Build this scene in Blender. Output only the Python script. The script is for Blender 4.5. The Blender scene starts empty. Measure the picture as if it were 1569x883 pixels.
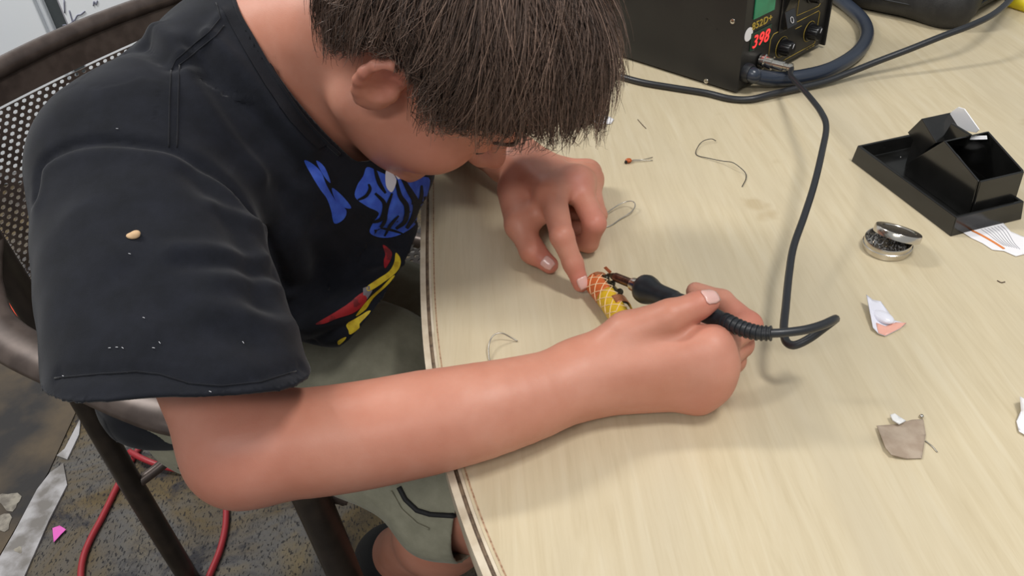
import bpy, bmesh, math, random
import numpy as np
from mathutils import Vector, Matrix
from mathutils.bvhtree import BVHTree
from mathutils.geometry import delaunay_2d_cdt

random.seed(7); np.random.seed(7)
SC = bpy.context.scene
COL = SC.collection

# ------------------------------------------------------------------ camera
ZT = 0.74                                   # height of the table top
FPX = 1231.0                                # focal length in pixels of a 1569 wide frame
_down = np.array([930 - 784.5, 2017 - 441.5, FPX]); _down /= np.linalg.norm(_down)
_up = -_down
_fw = np.array([0, 0, 1.]); _yw = _fw - _up * _fw.dot(_up); _yw /= np.linalg.norm(_yw)
_xw = np.cross(_yw, _up)
if _xw[0] < 0: _xw = -_xw
RC = np.array([_xw, _yw, _up])              # camera (right, down, forward) -> world
CAM = np.array([0, 0, ZT + 0.45])
cam_data = bpy.data.cameras.new('camera'); cam = bpy.data.objects.new('camera', cam_data); COL.objects.link(cam)
cam_data.sensor_width = 36; cam_data.lens = FPX / 1569 * 36; cam_data.clip_start = 0.02
_m = Matrix.Identity(4)
for i in range(3):
    _m[i][0] = RC[i, 0]; _m[i][1] = -RC[i, 1]; _m[i][2] = -RC[i, 2]; _m[i][3] = CAM[i]
cam.matrix_world = _m
SC.camera = cam

# ------------------------------------------------------------------ world and lights
world = bpy.data.worlds.new('world'); SC.world = world; world.use_nodes = True
world.node_tree.nodes['Background'].inputs[0].default_value = (0.92, 0.96, 1.0, 1)
world.node_tree.nodes['Background'].inputs[1].default_value = 0.42
def area(name, loc, target, sx, sy, power, col=(1, 1, 1)):
    l = bpy.data.lights.new(name, 'AREA'); l.shape = 'RECTANGLE'; l.size = sx; l.size_y = sy
    l.energy = power; l.color = col
    o = bpy.data.objects.new(name, l); COL.objects.link(o); o.location = loc
    o.rotation_euler = (Vector(target) - Vector(loc)).to_track_quat('-Z', 'Y').to_euler()
    return o
area('ceiling_lamp_near', (0.78, 0.15, 2.75), (0.7, 0.25, 0), 0.22, 0.5, 23, (1.0, 0.97, 0.935))
area('cabinet_fill_light', (-1.6, 1.45, 2.75), (-1.6, 1.9, 0), 1.2, 0.3, 52, (1.0, 0.97, 0.93))  # added fill, unseen, set near the white cabinets to brighten them
area('ceiling_lamp_behind', (-0.7, -1.3, 2.75), (-0.6, -1.0, 0), 1.2, 0.3, 26, (1.0, 0.97, 0.93))
SC.view_settings.view_transform = 'Standard'; SC.view_settings.look = 'None'
SC.view_settings.gamma = 1.0; SC.view_settings.use_curve_mapping = False
SC.view_settings.exposure = 0.0

# ------------------------------------------------------------------ helpers
def ray(px, py): return RC @ np.array([(px - 784.5) / FPX, (py - 441.5) / FPX, 1.0])
def P(px, py, z=ZT):
    d = ray(px, py); return CAM + d * ((z - CAM[2]) / d[2])
def V(*a): return np.array(a, float)
def unit(v): v = np.asarray(v, float); return v / np.linalg.norm(v)

def link(o, parent=None):
    COL.objects.link(o)
    if parent is not None: o.parent = parent
    return o
def tag(o, label, cat=None, group=None, kind=None):
    if label: o['label'] = label
    if cat: o['category'] = cat
    if group: o['group'] = group
    if kind: o['kind'] = kind
    return o
def empty(name, loc=(0, 0, 0)):
    o = bpy.data.objects.new(name, None); o.empty_display_size = 0.02
    COL.objects.link(o); o.location = loc; return o
def put(o, parent=None):
    """link; when the parent has a location, keep the vertices where they are in the world"""
    COL.objects.link(o)
    if parent is not None:
        bpy.context.view_layer.update()
        o.parent = parent; o.matrix_parent_inverse = parent.matrix_world.inverted()
    return o
def me_obj(name, verts, faces, mat, parent=None, smooth=False):
    me = bpy.data.meshes.new(name); me.from_pydata([tuple(map(float, v)) for v in verts], [], [tuple(map(int, f)) for f in faces])
    me.update()
    if smooth: me.polygons.foreach_set('use_smooth', [True] * len(me.polygons))
    me.materials.append(mat)
    return put(bpy.data.objects.new(name, me), parent)
def bm_obj(name, bm, mat, parent=None, smooth=False, bevel=0, auto=None):
    bmesh.ops.recalc_face_normals(bm, faces=bm.faces)
    me = bpy.data.meshes.new(name); bm.to_mesh(me); bm.free()
    if smooth: me.polygons.foreach_set('use_smooth', [True] * len(me.polygons))
    me.materials.append(mat)
    o = put(bpy.data.objects.new(name, me), parent)
    if bevel:
        b = o.modifiers.new('bevel', 'BEVEL'); b.width = bevel; b.segments = 2; b.limit_method = 'ANGLE'; b.angle_limit = 0.6
    return o
def basis(origin, x, y, z=None):
    x = unit(x); y = np.asarray(y, float); y = unit(y - x * x.dot(y)); z = np.cross(x, y)
    m = Matrix.Identity(4)
    for i in range(3): m[i][0] = x[i]; m[i][1] = y[i]; m[i][2] = z[i]; m[i][3] = origin[i]
    return m
def add_box(bm, size, mat4):
    r = bmesh.ops.create_cube(bm, size=1.0, matrix=mat4 @ Matrix.Diagonal((*size, 1)))
    return r['verts']
def add_cyl(bm, a, b, r1, r2=None, seg=20, caps=True):
    a = Vector(a); b = Vector(b); d = b - a
    q = d.to_track_quat('Z', 'Y').to_matrix().to_4x4(); q.translation = (a + b) / 2
    return bmesh.ops.create_cone(bm, cap_ends=caps, segments=seg, radius1=r1, radius2=r1 if r2 is None else r2, depth=d.length, matrix=q)['verts']
def catmull(pts, n=8):
    p = [np.asarray(q, float) for q in pts]; p = [2 * p[0] - p[1]] + p + [2 * p[-1] - p[-2]]
    out = []
    for i in range(1, len(p) - 2):
        for k in range(n):
            t = k / n; a, b, c, d = p[i - 1:i + 3]
            out.append(0.5 * (2 * b + (c - a) * t + (2 * a - 5 * b + 4 * c - d) * t * t + (3 * b - a - 3 * c + d) * t ** 3))
    out.append(p[-2]); return out
def tube_geo(pts, rad, seg=10, verts=None, faces=None, flat=None):
    """sweep a ring along points; rad is a number or a list; flat=(u scale, v scale)"""
    verts = [] if verts is None else verts; faces = [] if faces is None else faces
    pts = [np.asarray(p, float) for p in pts]; n = len(pts); base = len(verts)
    t0 = unit(pts[1] - pts[0]); up = V(0, 0, 1) if abs(t0[2]) < 0.9 else V(1, 0, 0)
    u = unit(np.cross(t0, up))
    for i in range(n):
        t = unit(pts[min(i + 1, n - 1)] - pts[max(i - 1, 0)])
        u = unit(u - t * t.dot(u)); w = np.cross(t, u)
        r = rad[i] if hasattr(rad, '__len__') else rad
        for k in range(seg):
            a = 2 * math.pi * k / seg
            fu, fw = flat if flat else (1, 1)
            verts.append(pts[i] + u * math.cos(a) * r * fu + w * math.sin(a) * r * fw)
    for i in range(n - 1):
        for k in range(seg):
            k2 = (k + 1) % seg
            faces.append((base + i * seg + k, base + i * seg + k2, base + (i + 1) * seg + k2, base + (i + 1) * seg + k))
    faces.append(tuple(base + k for k in range(seg))[::-1]); faces.append(tuple(base + (n - 1) * seg + k for k in range(seg)))
    return verts, faces
def tube(name, pts, rad, mat, parent=None, seg=10, smooth=True, n=8, flat=None):
    pp = catmull(pts, n) if n > 1 else pts
    if hasattr(rad, '__len__') and len(rad) != len(pp):
        rad = np.interp(np.linspace(0, 1, len(pp)), np.linspace(0, 1, len(rad)), rad)
    v, f = tube_geo(pp, rad, seg, flat=flat)
    return me_obj(name, v, f, mat, parent, smooth)
def lathe(name, prof, origin, axis, mat, parent=None, seg=28, smooth=True):
    """prof: list of (distance along axis, radius)"""
    axis = unit(axis); x = unit(np.cross(axis, V(0.3, 0.5, 0.9))); y = np.cross(axis, x)
    v = []; f = []
    for s, r in prof:
        for k in range(seg):
            a = 2 * math.pi * k / seg; v.append(np.asarray(origin) + axis * s + (x * math.cos(a) + y * math.sin(a)) * max(r, 1e-5))
    for i in range(len(prof) - 1):
        for k in range(seg):
            k2 = (k + 1) % seg; f.append((i * seg + k, i * seg + k2, (i + 1) * seg + k2, (i + 1) * seg + k))
    f.append(tuple(range(seg))[::-1]); f.append(tuple((len(prof) - 1) * seg + k for k in range(seg)))
    o = me_obj(name, v, f, mat, parent, smooth)
    if smooth:
        m = o.modifiers.new('edges', 'EDGE_SPLIT'); m.split_angle = 0.7
    return o
def slab(name, poly, z0, z1, mat, parent=None, bevel=0):
    """vertical prism over a polygon of xy points"""
    bm = bmesh.new(); vs = [bm.verts.new((p[0], p[1], z0)) for p in poly]
    f = bm.faces.new(vs); r = bmesh.ops.extrude_face_region(bm, geom=[f])
    for e in r['geom']:
        if isinstance(e, bmesh.types.BMVert): e.co.z = z1
    return bm_obj(name, bm, mat, parent, bevel=bevel)
def sheet(name, poly, mat, parent=None, thick=0.0004, lift=None, cell=0.004):
    """thin piece of paper or film: xy polygon, lift(x, y) gives the height of the underside; real thickness"""
    poly = [Vector((p[0], p[1])) for p in poly]
    pts = list(poly); n = len(poly)
    xs = [p.x for p in poly]; ys = [p.y for p in poly]
    x = min(xs)
    while x < max(xs):
        y = min(ys)
        while y < max(ys):
            pts.append(Vector((x + cell * .31, y + cell * .17))); y += cell
        x += cell
    v, e, f, *_ = delaunay_2d_cdt(pts, [], [list(range(n))], 1, 1e-6)
    vv = [(p.x, p.y, lift(p.x, p.y)) for p in v]
    o = me_obj(name, vv, f, mat, parent, True)
    s = o.modifiers.new('thickness', 'SOLIDIFY'); s.thickness = thick; s.offset = 1
    return o
def text_mesh(name, body, size, mat4, mat, parent=None, extrude=0.0003, shear=0, sx=1.0, bold=0):
    c = bpy.data.curves.new(name, 'FONT'); c.body = body; c.size = size; c.extrude = extrude; c.align_x = 'CENTER'; c.align_y = 'CENTER'; c.shear = shear; c.offset = bold; c.space_character = 1.1
    t = bpy.data.objects.new(name + '_tmp', c); COL.objects.link(t)
    dg = bpy.context.evaluated_depsgraph_get(); me = bpy.data.meshes.new_from_object(t.evaluated_get(dg))
    bpy.data.objects.remove(t); bpy.data.curves.remove(c)
    me.name = name; me.transform(mat4 @ Matrix.Diagonal((sx, 1, 1, 1))); me.materials.clear(); me.materials.append(mat)
    return put(bpy.data.objects.new(name, me), parent)

# ------------------------------------------------------------------ materials
def sr(r, g, b):
    f = lambda c: (c / 255 / 12.92) if c / 255 <= 0.04045 else ((c / 255 + 0.055) / 1.055) ** 2.4
    return (f(r), f(g), f(b), 1)
def mat(name, col, rough=0.5, metal=0.0, spec=0.5, noise=None, bump=None, sub=0, emit=None, coat=0, sheen=0, trans=0, alpha=1):
    """noise=(scale, second colour, contrast lo, hi); bump=(scale, strength, distance)"""
    m = bpy.data.materials.new(name); m.use_nodes = True; nt = m.node_tree; b = nt.nodes['Principled BSDF']
    b.inputs['Base Color'].default_value = col; b.inputs['Roughness'].default_value = rough; b.inputs['Metallic'].default_value = metal
    b.inputs['Specular IOR Level'].default_value = spec
    if coat: b.inputs['Coat Weight'].default_value = coat; b.inputs['Coat Roughness'].default_value = 0.1
    if sheen: b.inputs['Sheen Weight'].default_value = sheen; b.inputs['Sheen Roughness'].default_value = 0.4
    if trans: b.inputs['Transmission Weight'].default_value = trans
    if alpha < 1: b.inputs['Alpha'].default_value = alpha
    if sub: b.inputs['Subsurface Weight'].default_value = sub; b.inputs['Subsurface Radius'].default_value = (1, .35, .2); b.inputs['Subsurface Scale'].default_value = 0.006
    if emit: b.inputs['Emission Color'].default_value = emit[0]; b.inputs['Emission Strength'].default_value = emit[1]
    tc = nt.nodes.new('ShaderNodeTexCoord')
    if noise:
        n = nt.nodes.new('ShaderNodeTexNoise'); n.inputs['Scale'].default_value = noise[0]; n.inputs['Detail'].default_value = 5
        nt.links.new(tc.outputs['Object'], n.inputs['Vector'])
        r = nt.nodes.new('ShaderNodeValToRGB'); r.color_ramp.elements[0].position = noise[2]; r.color_ramp.elements[1].position = noise[3]
        r.color_ramp.elements[0].color = col; r.color_ramp.elements[1].color = noise[1]
        nt.links.new(n.outputs['Fac'], r.inputs['Fac']); nt.links.new(r.outputs['Color'], b.inputs['Base Color'])
    if bump:
        n2 = nt.nodes.new('ShaderNodeTexNoise'); n2.inputs['Scale'].default_value = bump[0]; n2.inputs['Detail'].default_value = 4
        nt.links.new(tc.outputs['Object'], n2.inputs['Vector'])
        bp = nt.nodes.new('ShaderNodeBump'); bp.inputs['Strength'].default_value = bump[1]; bp.inputs['Distance'].default_value = bump[2]
        nt.links.new(n2.outputs['Fac'], bp.inputs['Height']); nt.links.new(bp.outputs['Normal'], b.inputs['Normal'])
    return m
class NT:
    """tiny node helper"""
    def __init__(s, m): s.t = m.node_tree; s.b = s.t.nodes['Principled BSDF']
    def n(s, typ, **kw):
        x = s.t.nodes.new('ShaderNode' + typ)
        for k, v in kw.items():
            if k in ('operation', 'blend_type', 'feature', 'data_type', 'attribute_name', 'noise_dimensions', 'distance'): setattr(x, k, v)
            else: x.inputs[k.replace('_', ' ')].default_value = v
        return x
    def l(s, a, b): s.t.links.new(a, b)
    def mapping(s, scale=(1, 1, 1), rot=(0, 0, 0), loc=(0, 0, 0), src=None):
        mp = s.n('Mapping'); mp.inputs['Scale'].default_value = scale; mp.inputs['Rotation'].default_value = rot; mp.inputs['Location'].default_value = loc
        if src is None: src = s.n('TexCoord').outputs['Object']
        s.l(src, mp.inputs['Vector']); return mp.outputs['Vector']
    def noise(s, vec, scale, detail=4, rough=.5, dist=0):
        x = s.n('TexNoise', Scale=scale, Detail=detail, Roughness=rough, Distortion=dist); s.l(vec, x.inputs['Vector']); return x.outputs['Fac']
    def ramp(s, fac, stops):
        r = s.n('ValToRGB'); e = r.color_ramp.elements
        while len(e) < len(stops): e.new(0.5)
        for k, (p, c) in enumerate(stops): e[k].position = p; e[k].color = c if len(c) == 4 else (*c, 1)
        s.l(fac, r.inputs['Fac']); return r.outputs['Color']
    def mix(s, fac, a, b, mode='MIX'):
        x = s.t.nodes.new('ShaderNodeMix'); x.data_type = 'RGBA'; x.blend_type = mode
        for val, k in ((fac, 0), (a, 6), (b, 7)):
            if hasattr(val, 'is_linked'): s.l(val, x.inputs[k])
            else: x.inputs[k].default_value = val
        return x.outputs[2]
    def bump(s, h, strength, dist):
        bp = s.n('Bump', Strength=strength, Distance=dist); s.l(h, bp.inputs['Height']); s.l(bp.outputs['Normal'], s.b.inputs['Normal'])

W4 = lambda g: (g, g, g, 1)
# plywood veneer: fine streaks along the grain, cloudy patches, a few dark dashes
M_PLY = mat('birch_veneer', sr(205, 188, 150), 0.34, spec=0.5); _n = NT(M_PLY)
_v = _n.mapping((1, 1, 1), (0, 0, math.radians(-20)))
_gr = _n.noise(_n.mapping((70, 5, 1), (0, 0, math.radians(-20))), 1.6, 6, .62, .6)
_cl = _n.noise(_n.mapping((7, 2.2, 1), (0, 0, math.radians(-20))), 1.0, 4, .55, 1.2)
_fi = _n.noise(_n.mapping((420, 22, 1), (0, 0, math.radians(-20))), 1.0, 3, .6)
_c = _n.ramp(_gr, [(.3, sr(195, 180, 148)), (.52, sr(204, 190, 159)), (.74, sr(210, 198, 170))])
_c = _n.mix(_n.ramp(_cl, [(.4, W4(0)), (.7, W4(.6))]), _c, sr(194, 182, 156))
_c = _n.mix(_n.ramp(_fi, [(.52, W4(0)), (.75, W4(.22))]), _c, sr(178, 161, 126))
_st = _n.noise(_n.mapping((14, 14, 1), (0, 0, .4)), 1.0, 3)
_c = _n.mix(_n.ramp(_st, [(.69, W4(0)), (.75, W4(.35))]), _c, sr(160, 135, 90))
_n.l(_c, _n.b.inputs['Base Color']); _n.bump(_gr, .05, .001)
M_EDGE = mat('pale_edge_band', sr(214, 202, 180), .5, noise=(60, sr(190, 175, 150), .4, .7))
M_EDGEDARK = mat('dark_edge_groove', sr(128, 110, 90), .7, noise=(150, sr(96, 80, 66), .4, .6))
M_EDGELINE = mat('reddish_ply_line', sr(178, 148, 118), .6, noise=(300, sr(140, 105, 80), .45, .6))

# skin
M_SKIN = mat('skin', sr(203, 146, 120), .46, spec=.35, sub=.12); _n = NT(M_SKIN); _tc = _n.n('TexCoord').outputs['Object']
_a = _n.noise(_n.mapping((1, 1, 1)), 22, 4, .6); _b2 = _n.noise(_n.mapping((1, 1, 1)), 160, 3, .6)
_c = _n.ramp(_a, [(.3, sr(190, 127, 104)), (.55, sr(197, 137, 115)), (.75, sr(203, 146, 125))])
_att = _n.n('Attribute', attribute_name='redness')
_c = _n.mix(_att.outputs['Fac'], _c, sr(198, 112, 100))
_n.l(_c, _n.b.inputs['Base Color']); _n.bump(_n.noise(_n.mapping((1, 1, 1)), 900, 2), .12, .0006)
M_NAIL = mat('fingernail', sr(226, 178, 168), .22, spec=.6, sub=.1)
M_HAIR = mat('dark_brown_hair', sr(62, 47, 38), .4, spec=.55); _n = NT(M_HAIR)
_att = _n.n('Attribute', attribute_name='strand')
_n.l(_n.ramp(_att.outputs['Fac'], [(0, sr(56, 45, 40)), (.5, sr(104, 84, 73)), (1, sr(156, 128, 112))]), _n.b.inputs['Base Color'])
M_BROW = mat('brow_hair', sr(70, 48, 36), .6)
M_LIP = mat('lip', sr(188, 104, 96), .4)
M_EYE = mat('eye_white', sr(225, 220, 214), .15); M_IRIS = mat('iris', sr(60, 40, 28), .1)
# cloth
def cloth(name, c, c2, weave=1400, rough=.9):
    m = mat(name, c, rough, spec=.2, sheen=.12); n = NT(m); v = n.mapping((1, 1, 1))
    n.l(n.mix(n.ramp(n.noise(v, 45, 5, .65), [(.35, W4(0)), (.7, W4(1))]), c, c2), n.b.inputs['Base Color'])
    n.bump(n.noise(v, weave, 3, .6), .25, .0006); return m
M_SHIRT = cloth('black_cotton', sr(20, 22, 28), sr(28, 30, 38))
M_SEAM = cloth('black_cotton_seam', sr(20, 21, 26), sr(28, 30, 36))
M_KHAKI = cloth('khaki_twill', sr(138, 136, 118), sr(156, 153, 134), 1800)
M_BLUE = mat('blue_print', sr(48, 84, 196), .6, noise=(120, sr(62, 104, 214), .4, .65)); M_WPRINT = mat('white_print', sr(212, 216, 228), .6)
M_YPRINT = mat('yellow_print', sr(214, 190, 40), .6, noise=(150, sr(190, 160, 30), .45, .65)); M_RPRINT = mat('red_print', sr(160, 32, 38), .6, noise=(120, sr(110, 24, 30), .5, .6)); M_GPRINT = mat('grey_print', sr(120, 116, 122), .6)
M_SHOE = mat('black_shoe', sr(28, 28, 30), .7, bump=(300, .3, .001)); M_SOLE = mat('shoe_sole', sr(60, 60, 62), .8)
# metals and plastics
M_CHAIR = mat('brown_painted_steel', sr(92, 80, 74), .36, metal=.35, noise=(40, sr(76, 65, 60), .4, .6)); M_CHAIRDARK = mat('dark_painted_steel', sr(58, 50, 44), .4, metal=.3, noise=(30, sr(46, 40, 36), .4, .6))
M_BLKMETAL = mat('black_powder_coat', sr(28, 28, 28), .42, spec=.5, noise=(25, sr(33, 33, 32), .4, .6), bump=(900, .08, .0003))
M_PANEL = mat('black_front_panel', sr(28, 27, 26), .4); M_BLKPLASTIC = mat('gloss_black_plastic', sr(24, 24, 23), .16, spec=.6, noise=(40, sr(30, 30, 29), .4, .6))
M_RUBBER = mat('black_rubber', sr(30, 32, 36), .42, noise=(60, sr(38, 41, 46), .4, .6)); M_HOSE = mat('blue_black_hose', sr(44, 52, 66), .3, spec=.6)
M_CORD = mat('black_cord', sr(36, 38, 42), .38, spec=.55); M_KNOB = mat('knob_black', sr(22, 22, 24), .3)
M_GOLD = mat('gold_print', sr(176, 150, 62), .5); M_GREEN = mat('green_lens', sr(34, 120, 84), .25, noise=(40, sr(40, 138, 98), .4, .6)); M_DGREEN = mat('dark_green_lens', sr(16, 52, 38), .25)
M_LED = mat('red_led', sr(255, 60, 60), .4, emit=(sr(255, 60, 60), .8)); M_CHROME = mat('nickel', sr(200, 195, 186), .22, metal=1.0)
M_STEEL = mat('heated_steel', sr(120, 92, 76), .3, metal=.9, noise=(120, sr(70, 46, 40), .4, .65)); M_CLIPGLARE = mat('steel_with_white_glare', sr(246, 246, 248), .35, metal=.1)  # clip steel: near-white base colour paints in the lamp's reflection
M_TIN = mat('tin_plate', sr(206, 200, 190), .2, metal=.95); M_TINDARK = mat('flux_residue', sr(60, 58, 58), .5, noise=(500, sr(190, 190, 192), .5, .6), bump=(300, .8, .002))
M_WIRE = mat('tinned_wire', sr(170, 166, 158), .3, metal=.9); M_CERAM = mat('orange_ceramic', sr(186, 92, 40), .35); M_BLACKPEN = mat('black_mark', sr(30, 26, 22), .6)
M_WHITEPAPER = mat('white_paper', sr(232, 230, 232), .7); M_ORANGEINK = mat('orange_ink', sr(226, 130, 60), .7); M_GREYINK = mat('grey_ink', sr(130, 130, 140), .7); M_BROWNPAPER = mat('brown_paper', sr(156, 138, 120), .8, noise=(90, sr(172, 156, 138), .4, .65), bump=(120, .3, .001))
M_FILM = mat('white_film', sr(226, 226, 236), .25, spec=.6); M_PINKFILM = mat('pink_film', sr(232, 172, 154), .35)
M_FOAM = mat('milky_plastic', sr(226, 226, 224), .4)
M_COPPER = mat('copper_tape', sr(206, 138, 96), .38, metal=.55, noise=(200, sr(180, 110, 72), .4, .65)); M_SOLDER = mat('burnt_solder', sr(84, 78, 58), .35, metal=.5, noise=(300, sr(40, 38, 30), .4, .6))
M_REDCORD = mat('red_cord', sr(158, 42, 50), .4); M_ORANGECORD = mat('orange_cord', sr(214, 66, 34), .45); M_PINKPAPER = mat('pink_paper', sr(226, 100, 190), .7)
M_BAG = mat('black_nylon', sr(34, 33, 33), .6, noise=(60, sr(44, 43, 42), .4, .6), bump=(700, .4, .001)); M_ZIP = mat('zip_tape', sr(22, 22, 22), .5); M_YELLOW = mat('yellow_plastic', sr(226, 206, 40), .5)
M_CAB = mat('white_enamel', sr(232, 236, 240), .4, noise=(2, sr(224, 230, 236), .4, .7)); M_CABGAP = mat('dark_steel', sr(70, 76, 78), .5); M_CABTRIM = mat('grey_trim', sr(160, 158, 166), .5); M_PENCIL = mat('pencil_mark', sr(130, 132, 150), .8)
M_WALL = mat('painted_wall', sr(196, 198, 196), .85); M_FLECK = mat('tan_crumb', sr(206, 172, 132), .8); M_LINT = mat('white_lint', sr(200, 200, 205), .8)
M_LEGS = mat('table_leg_steel', sr(60, 60, 62), .4, metal=.6)
# worn floor: tan and blue-grey cloudy ground with rows of short dark dashes
M_FLOOR = mat('worn_floor', sr(110, 98, 76), .75, spec=.3); _n = NT(M_FLOOR)
_v = _n.mapping((1, 1, 1), (0, 0, .5))
_c = _n.ramp(_n.noise(_v, 3.2, 5, .6, .8), [(.32, sr(46, 44, 44)), (.45, sr(98, 84, 58)), (.58, sr(92, 90, 88)), (.72, sr(120, 106, 78))])
_c = _n.mix(_n.ramp(_n.noise(_n.mapping((1, 1, 1), (0, 0, 0), (3, 1, 0)), 9, 6, .7, .5), [(.52, W4(0)), (.62, W4(.8))]), _c, sr(38, 40, 50))
_d = _n.noise(_n.mapping((260, 110, 1), (0, 0, .45)), 1.0, 2, .5, .3)
_c = _n.mix(_n.ramp(_d, [(.56, W4(0)), (.64, W4(.85))]), _c, sr(22, 22, 27))
_n.l(_c, _n.b.inputs['Base Color']); _n.bump(_d, .35, .004)
M_STRIP = mat('worn_white_strip', sr(176, 174, 176), .8, noise=(18, sr(120, 116, 112), .45, .62)); M_OLD = mat('old_brown_floor', sr(88, 76, 60), .8, noise=(6, sr(44, 42, 42), .42, .62), bump=(60, .4, .003)); M_SPLAT = mat('pale_splatter', sr(150, 144, 132), .8, noise=(60, sr(110, 104, 96), .4, .6))

# ------------------------------------------------------------------ the room
def plane(name, x0, x1, y0, y1, z, m):
    bm = bmesh.new(); add_box(bm, (x1 - x0, y1 - y0, 0.02), Matrix.Translation(((x0 + x1) / 2, (y0 + y1) / 2, z - 0.01)))
    return bm_obj(name, bm, m)
floor = tag(plane('floor', -4, 4, -3, 3.4, 0, M_FLOOR), 'worn carpet like floor with tan and dark blotches', kind='structure')
bm = bmesh.new(); add_box(bm, (8, .1, 2.8), Matrix.Translation((0, 3.35, 1.4))); tag(bm_obj('wall_back', bm, M_WALL), 'plain painted wall behind the white cabinets', kind='structure')
bm = bmesh.new(); add_box(bm, (.1, 6.4, 2.8), Matrix.Translation((-4.05, .2, 1.4))); tag(bm_obj('wall_left', bm, M_WALL), 'plain painted wall at the far left', kind='structure')
# older floor patch and painted strip at the lower left of the picture
a0, a1, b0, b1 = P(-60, 960, 0), P(112, 705, 0), P(185, 560, 0), P(40, 960, 0)
slab('floor_patch', [P(-400, 1000, 0)[:2], P(-45, 930, 0)[:2], P(75, 725, 0)[:2], P(150, 560, 0)[:2], P(-300, 380, 0)[:2], P(-700, 600, 0)[:2]], 0.0005, 0.003, M_OLD, floor)
slab('floor_strip', [P(-60, 960, 0)[:2], P(22, 820, 0)[:2], P(58, 752, 0)[:2], P(78, 726, 0)[:2], P(98, 712, 0)[:2], P(104, 745, 0)[:2], P(76, 800, 0)[:2], P(30, 905, 0)[:2], P(0, 960, 0)[:2]], 0.0005, 0.004, M_STRIP, floor)
slab('floor_strip', [P(88, 700, 0)[:2], P(100, 690, 0)[:2], P(118, 655, 0)[:2], P(125, 640, 0)[:2], P(122, 668, 0)[:2], P(104, 706, 0)[:2]], 0.0005, 0.004, M_STRIP, floor)
for (cx, cy, r) in ((16, 770, 17), (4, 802, 16), (30, 845, 6)):
    ring = []
    for k in range(14):
        a = k / 14 * 6.283; q = r * (1 + .25 * math.sin(3 * a + cx)); ring.append(P(cx + q * math.cos(a), cy + q * .8 * math.sin(a), 0)[:2])
    slab('floor_splatter', ring, 0.003, 0.0045, M_SPLAT, floor)

# white cabinets far behind the chair
def cabinet(name, x0, x1, y, label):
    t = empty(name, ((x0 + x1) / 2, y + .25, 0)); tag(t, label, 'cabinet', 'white cabinets at the back')
    bm = bmesh.new(); add_box(bm, (x1 - x0, .5, 1.9), Matrix.Translation(((x0 + x1) / 2, y + .25, .95))); bm_obj('body', bm, M_CAB, t, bevel=.006)
    bm = bmesh.new(); add_box(bm, (x1 - x0 - .02, .02, 1.8), Matrix.Translation(((x0 + x1) / 2, y - .011, .95))); dr = bm_obj('door', bm, M_CAB, t, bevel=.004)
    bm = bmesh.new(); add_box(bm, (.02, .03, .16), Matrix.Translation((x0 + .06, y - .035, 1.0))); bm_obj('handle', bm, M_CHROME, dr, bevel=.004)
    return t
YC = 2.3
def atY(px, py, Y):
    d = ray(px, py); return CAM + d * (Y / d[1])
xs = [atY(p, 20, YC)[0] for p in (70, 91, 97)]
cabinet('storage_cabinet', xs[0] - .9, xs[0], YC, 'plain white cabinet behind the chair, at the left picture edge')
c2 = cabinet('storage_cabinet', xs[2], xs[2] + .9, YC, 'white cabinet with pencil scribbles, behind the shoulder of the seated person')
bm = bmesh.new(); add_box(bm, (xs[1] - xs[0], .3, 1.9), Matrix.Translation(((xs[0] + xs[1]) / 2, YC + .17, .95))); tr = bm_obj('trim_1', bm, M_CABGAP); tag(tr, 'dark upright strip between the two white cabinets', kind='structure')
bm = bmesh.new(); add_box(bm, (xs[2] - xs[1], .3, 1.9), Matrix.Translation(((xs[1] + xs[2]) / 2, YC + .165, .95))); tag(bm_obj('trim_2', bm, M_CABTRIM), 'thin grey edge of the scribbled cabinet', kind='structure')
for sc in ([(106, 16), (110, 30), (112, 36), (118, 24), (124, 22), (130, 17)], [(143, 9), (144, 2), (147, 7), (149, 1)], [(96, 39), (100, 38), (104, 40)], [(98, 0), (99, 20)], [(107, 37), (114, 30)]):
    tube('pencil_line', [atY(x, y, YC - .0225) for x, y in sc], .0016, M_PENCIL, c2, seg=5, n=4)

# ------------------------------------------------------------------ table with a curved edge
edge_px = [(560, 60), (640, 200), (653, 275), (642, 335), (640, 400), (645, 490), (652, 560), (690, 722), (736, 883), (800, 1010)]
ep = [P(*p)[:2] for p in edge_px]; ep[0] = ep[1] + (ep[1] - ep[2]) * .5 + V(.035, 0.1)
def arc_edge():
    # fit a smooth quadratic x(y) through the traced edge so that it is one clean curve
    ys = np.array([p[1] for p in ep[1:]]); xs_ = np.array([p[0] for p in ep[1:]])
    return np.polyfit(ys, xs_, 3)
cf = arc_edge()
yy = np.linspace(.05, 1.05, 60)
outer = [(float(np.polyval(cf, y)), float(y)) for y in yy]
tx, ty = outer[-1]
outer += [(tx + .05, ty + .13), (tx + .14, ty + .26), (tx + .3, ty + .36), (tx + .55, ty + .42)]
outer = [outer[0]] + outer[1:]
def inset(poly, w):
    out = []
    for i, p in enumerate(poly):
        a = V(*poly[max(i - 1, 0)]); b = V(*poly[min(i + 1, len(poly) - 1)]); t = unit(b - a); out.append(tuple(V(*p) + V(t[1], -t[0]) * w))
    return out
far = [(1.7, outer[-1][1] + .02), (1.7, .05)]
table = empty('work_table', (.6, .6, 0)); tag(table, 'pale plywood work table with a curved banded edge', 'table')
slab('table_top', inset(outer, .0105) + far, ZT - .024, ZT, M_PLY, table)
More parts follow.
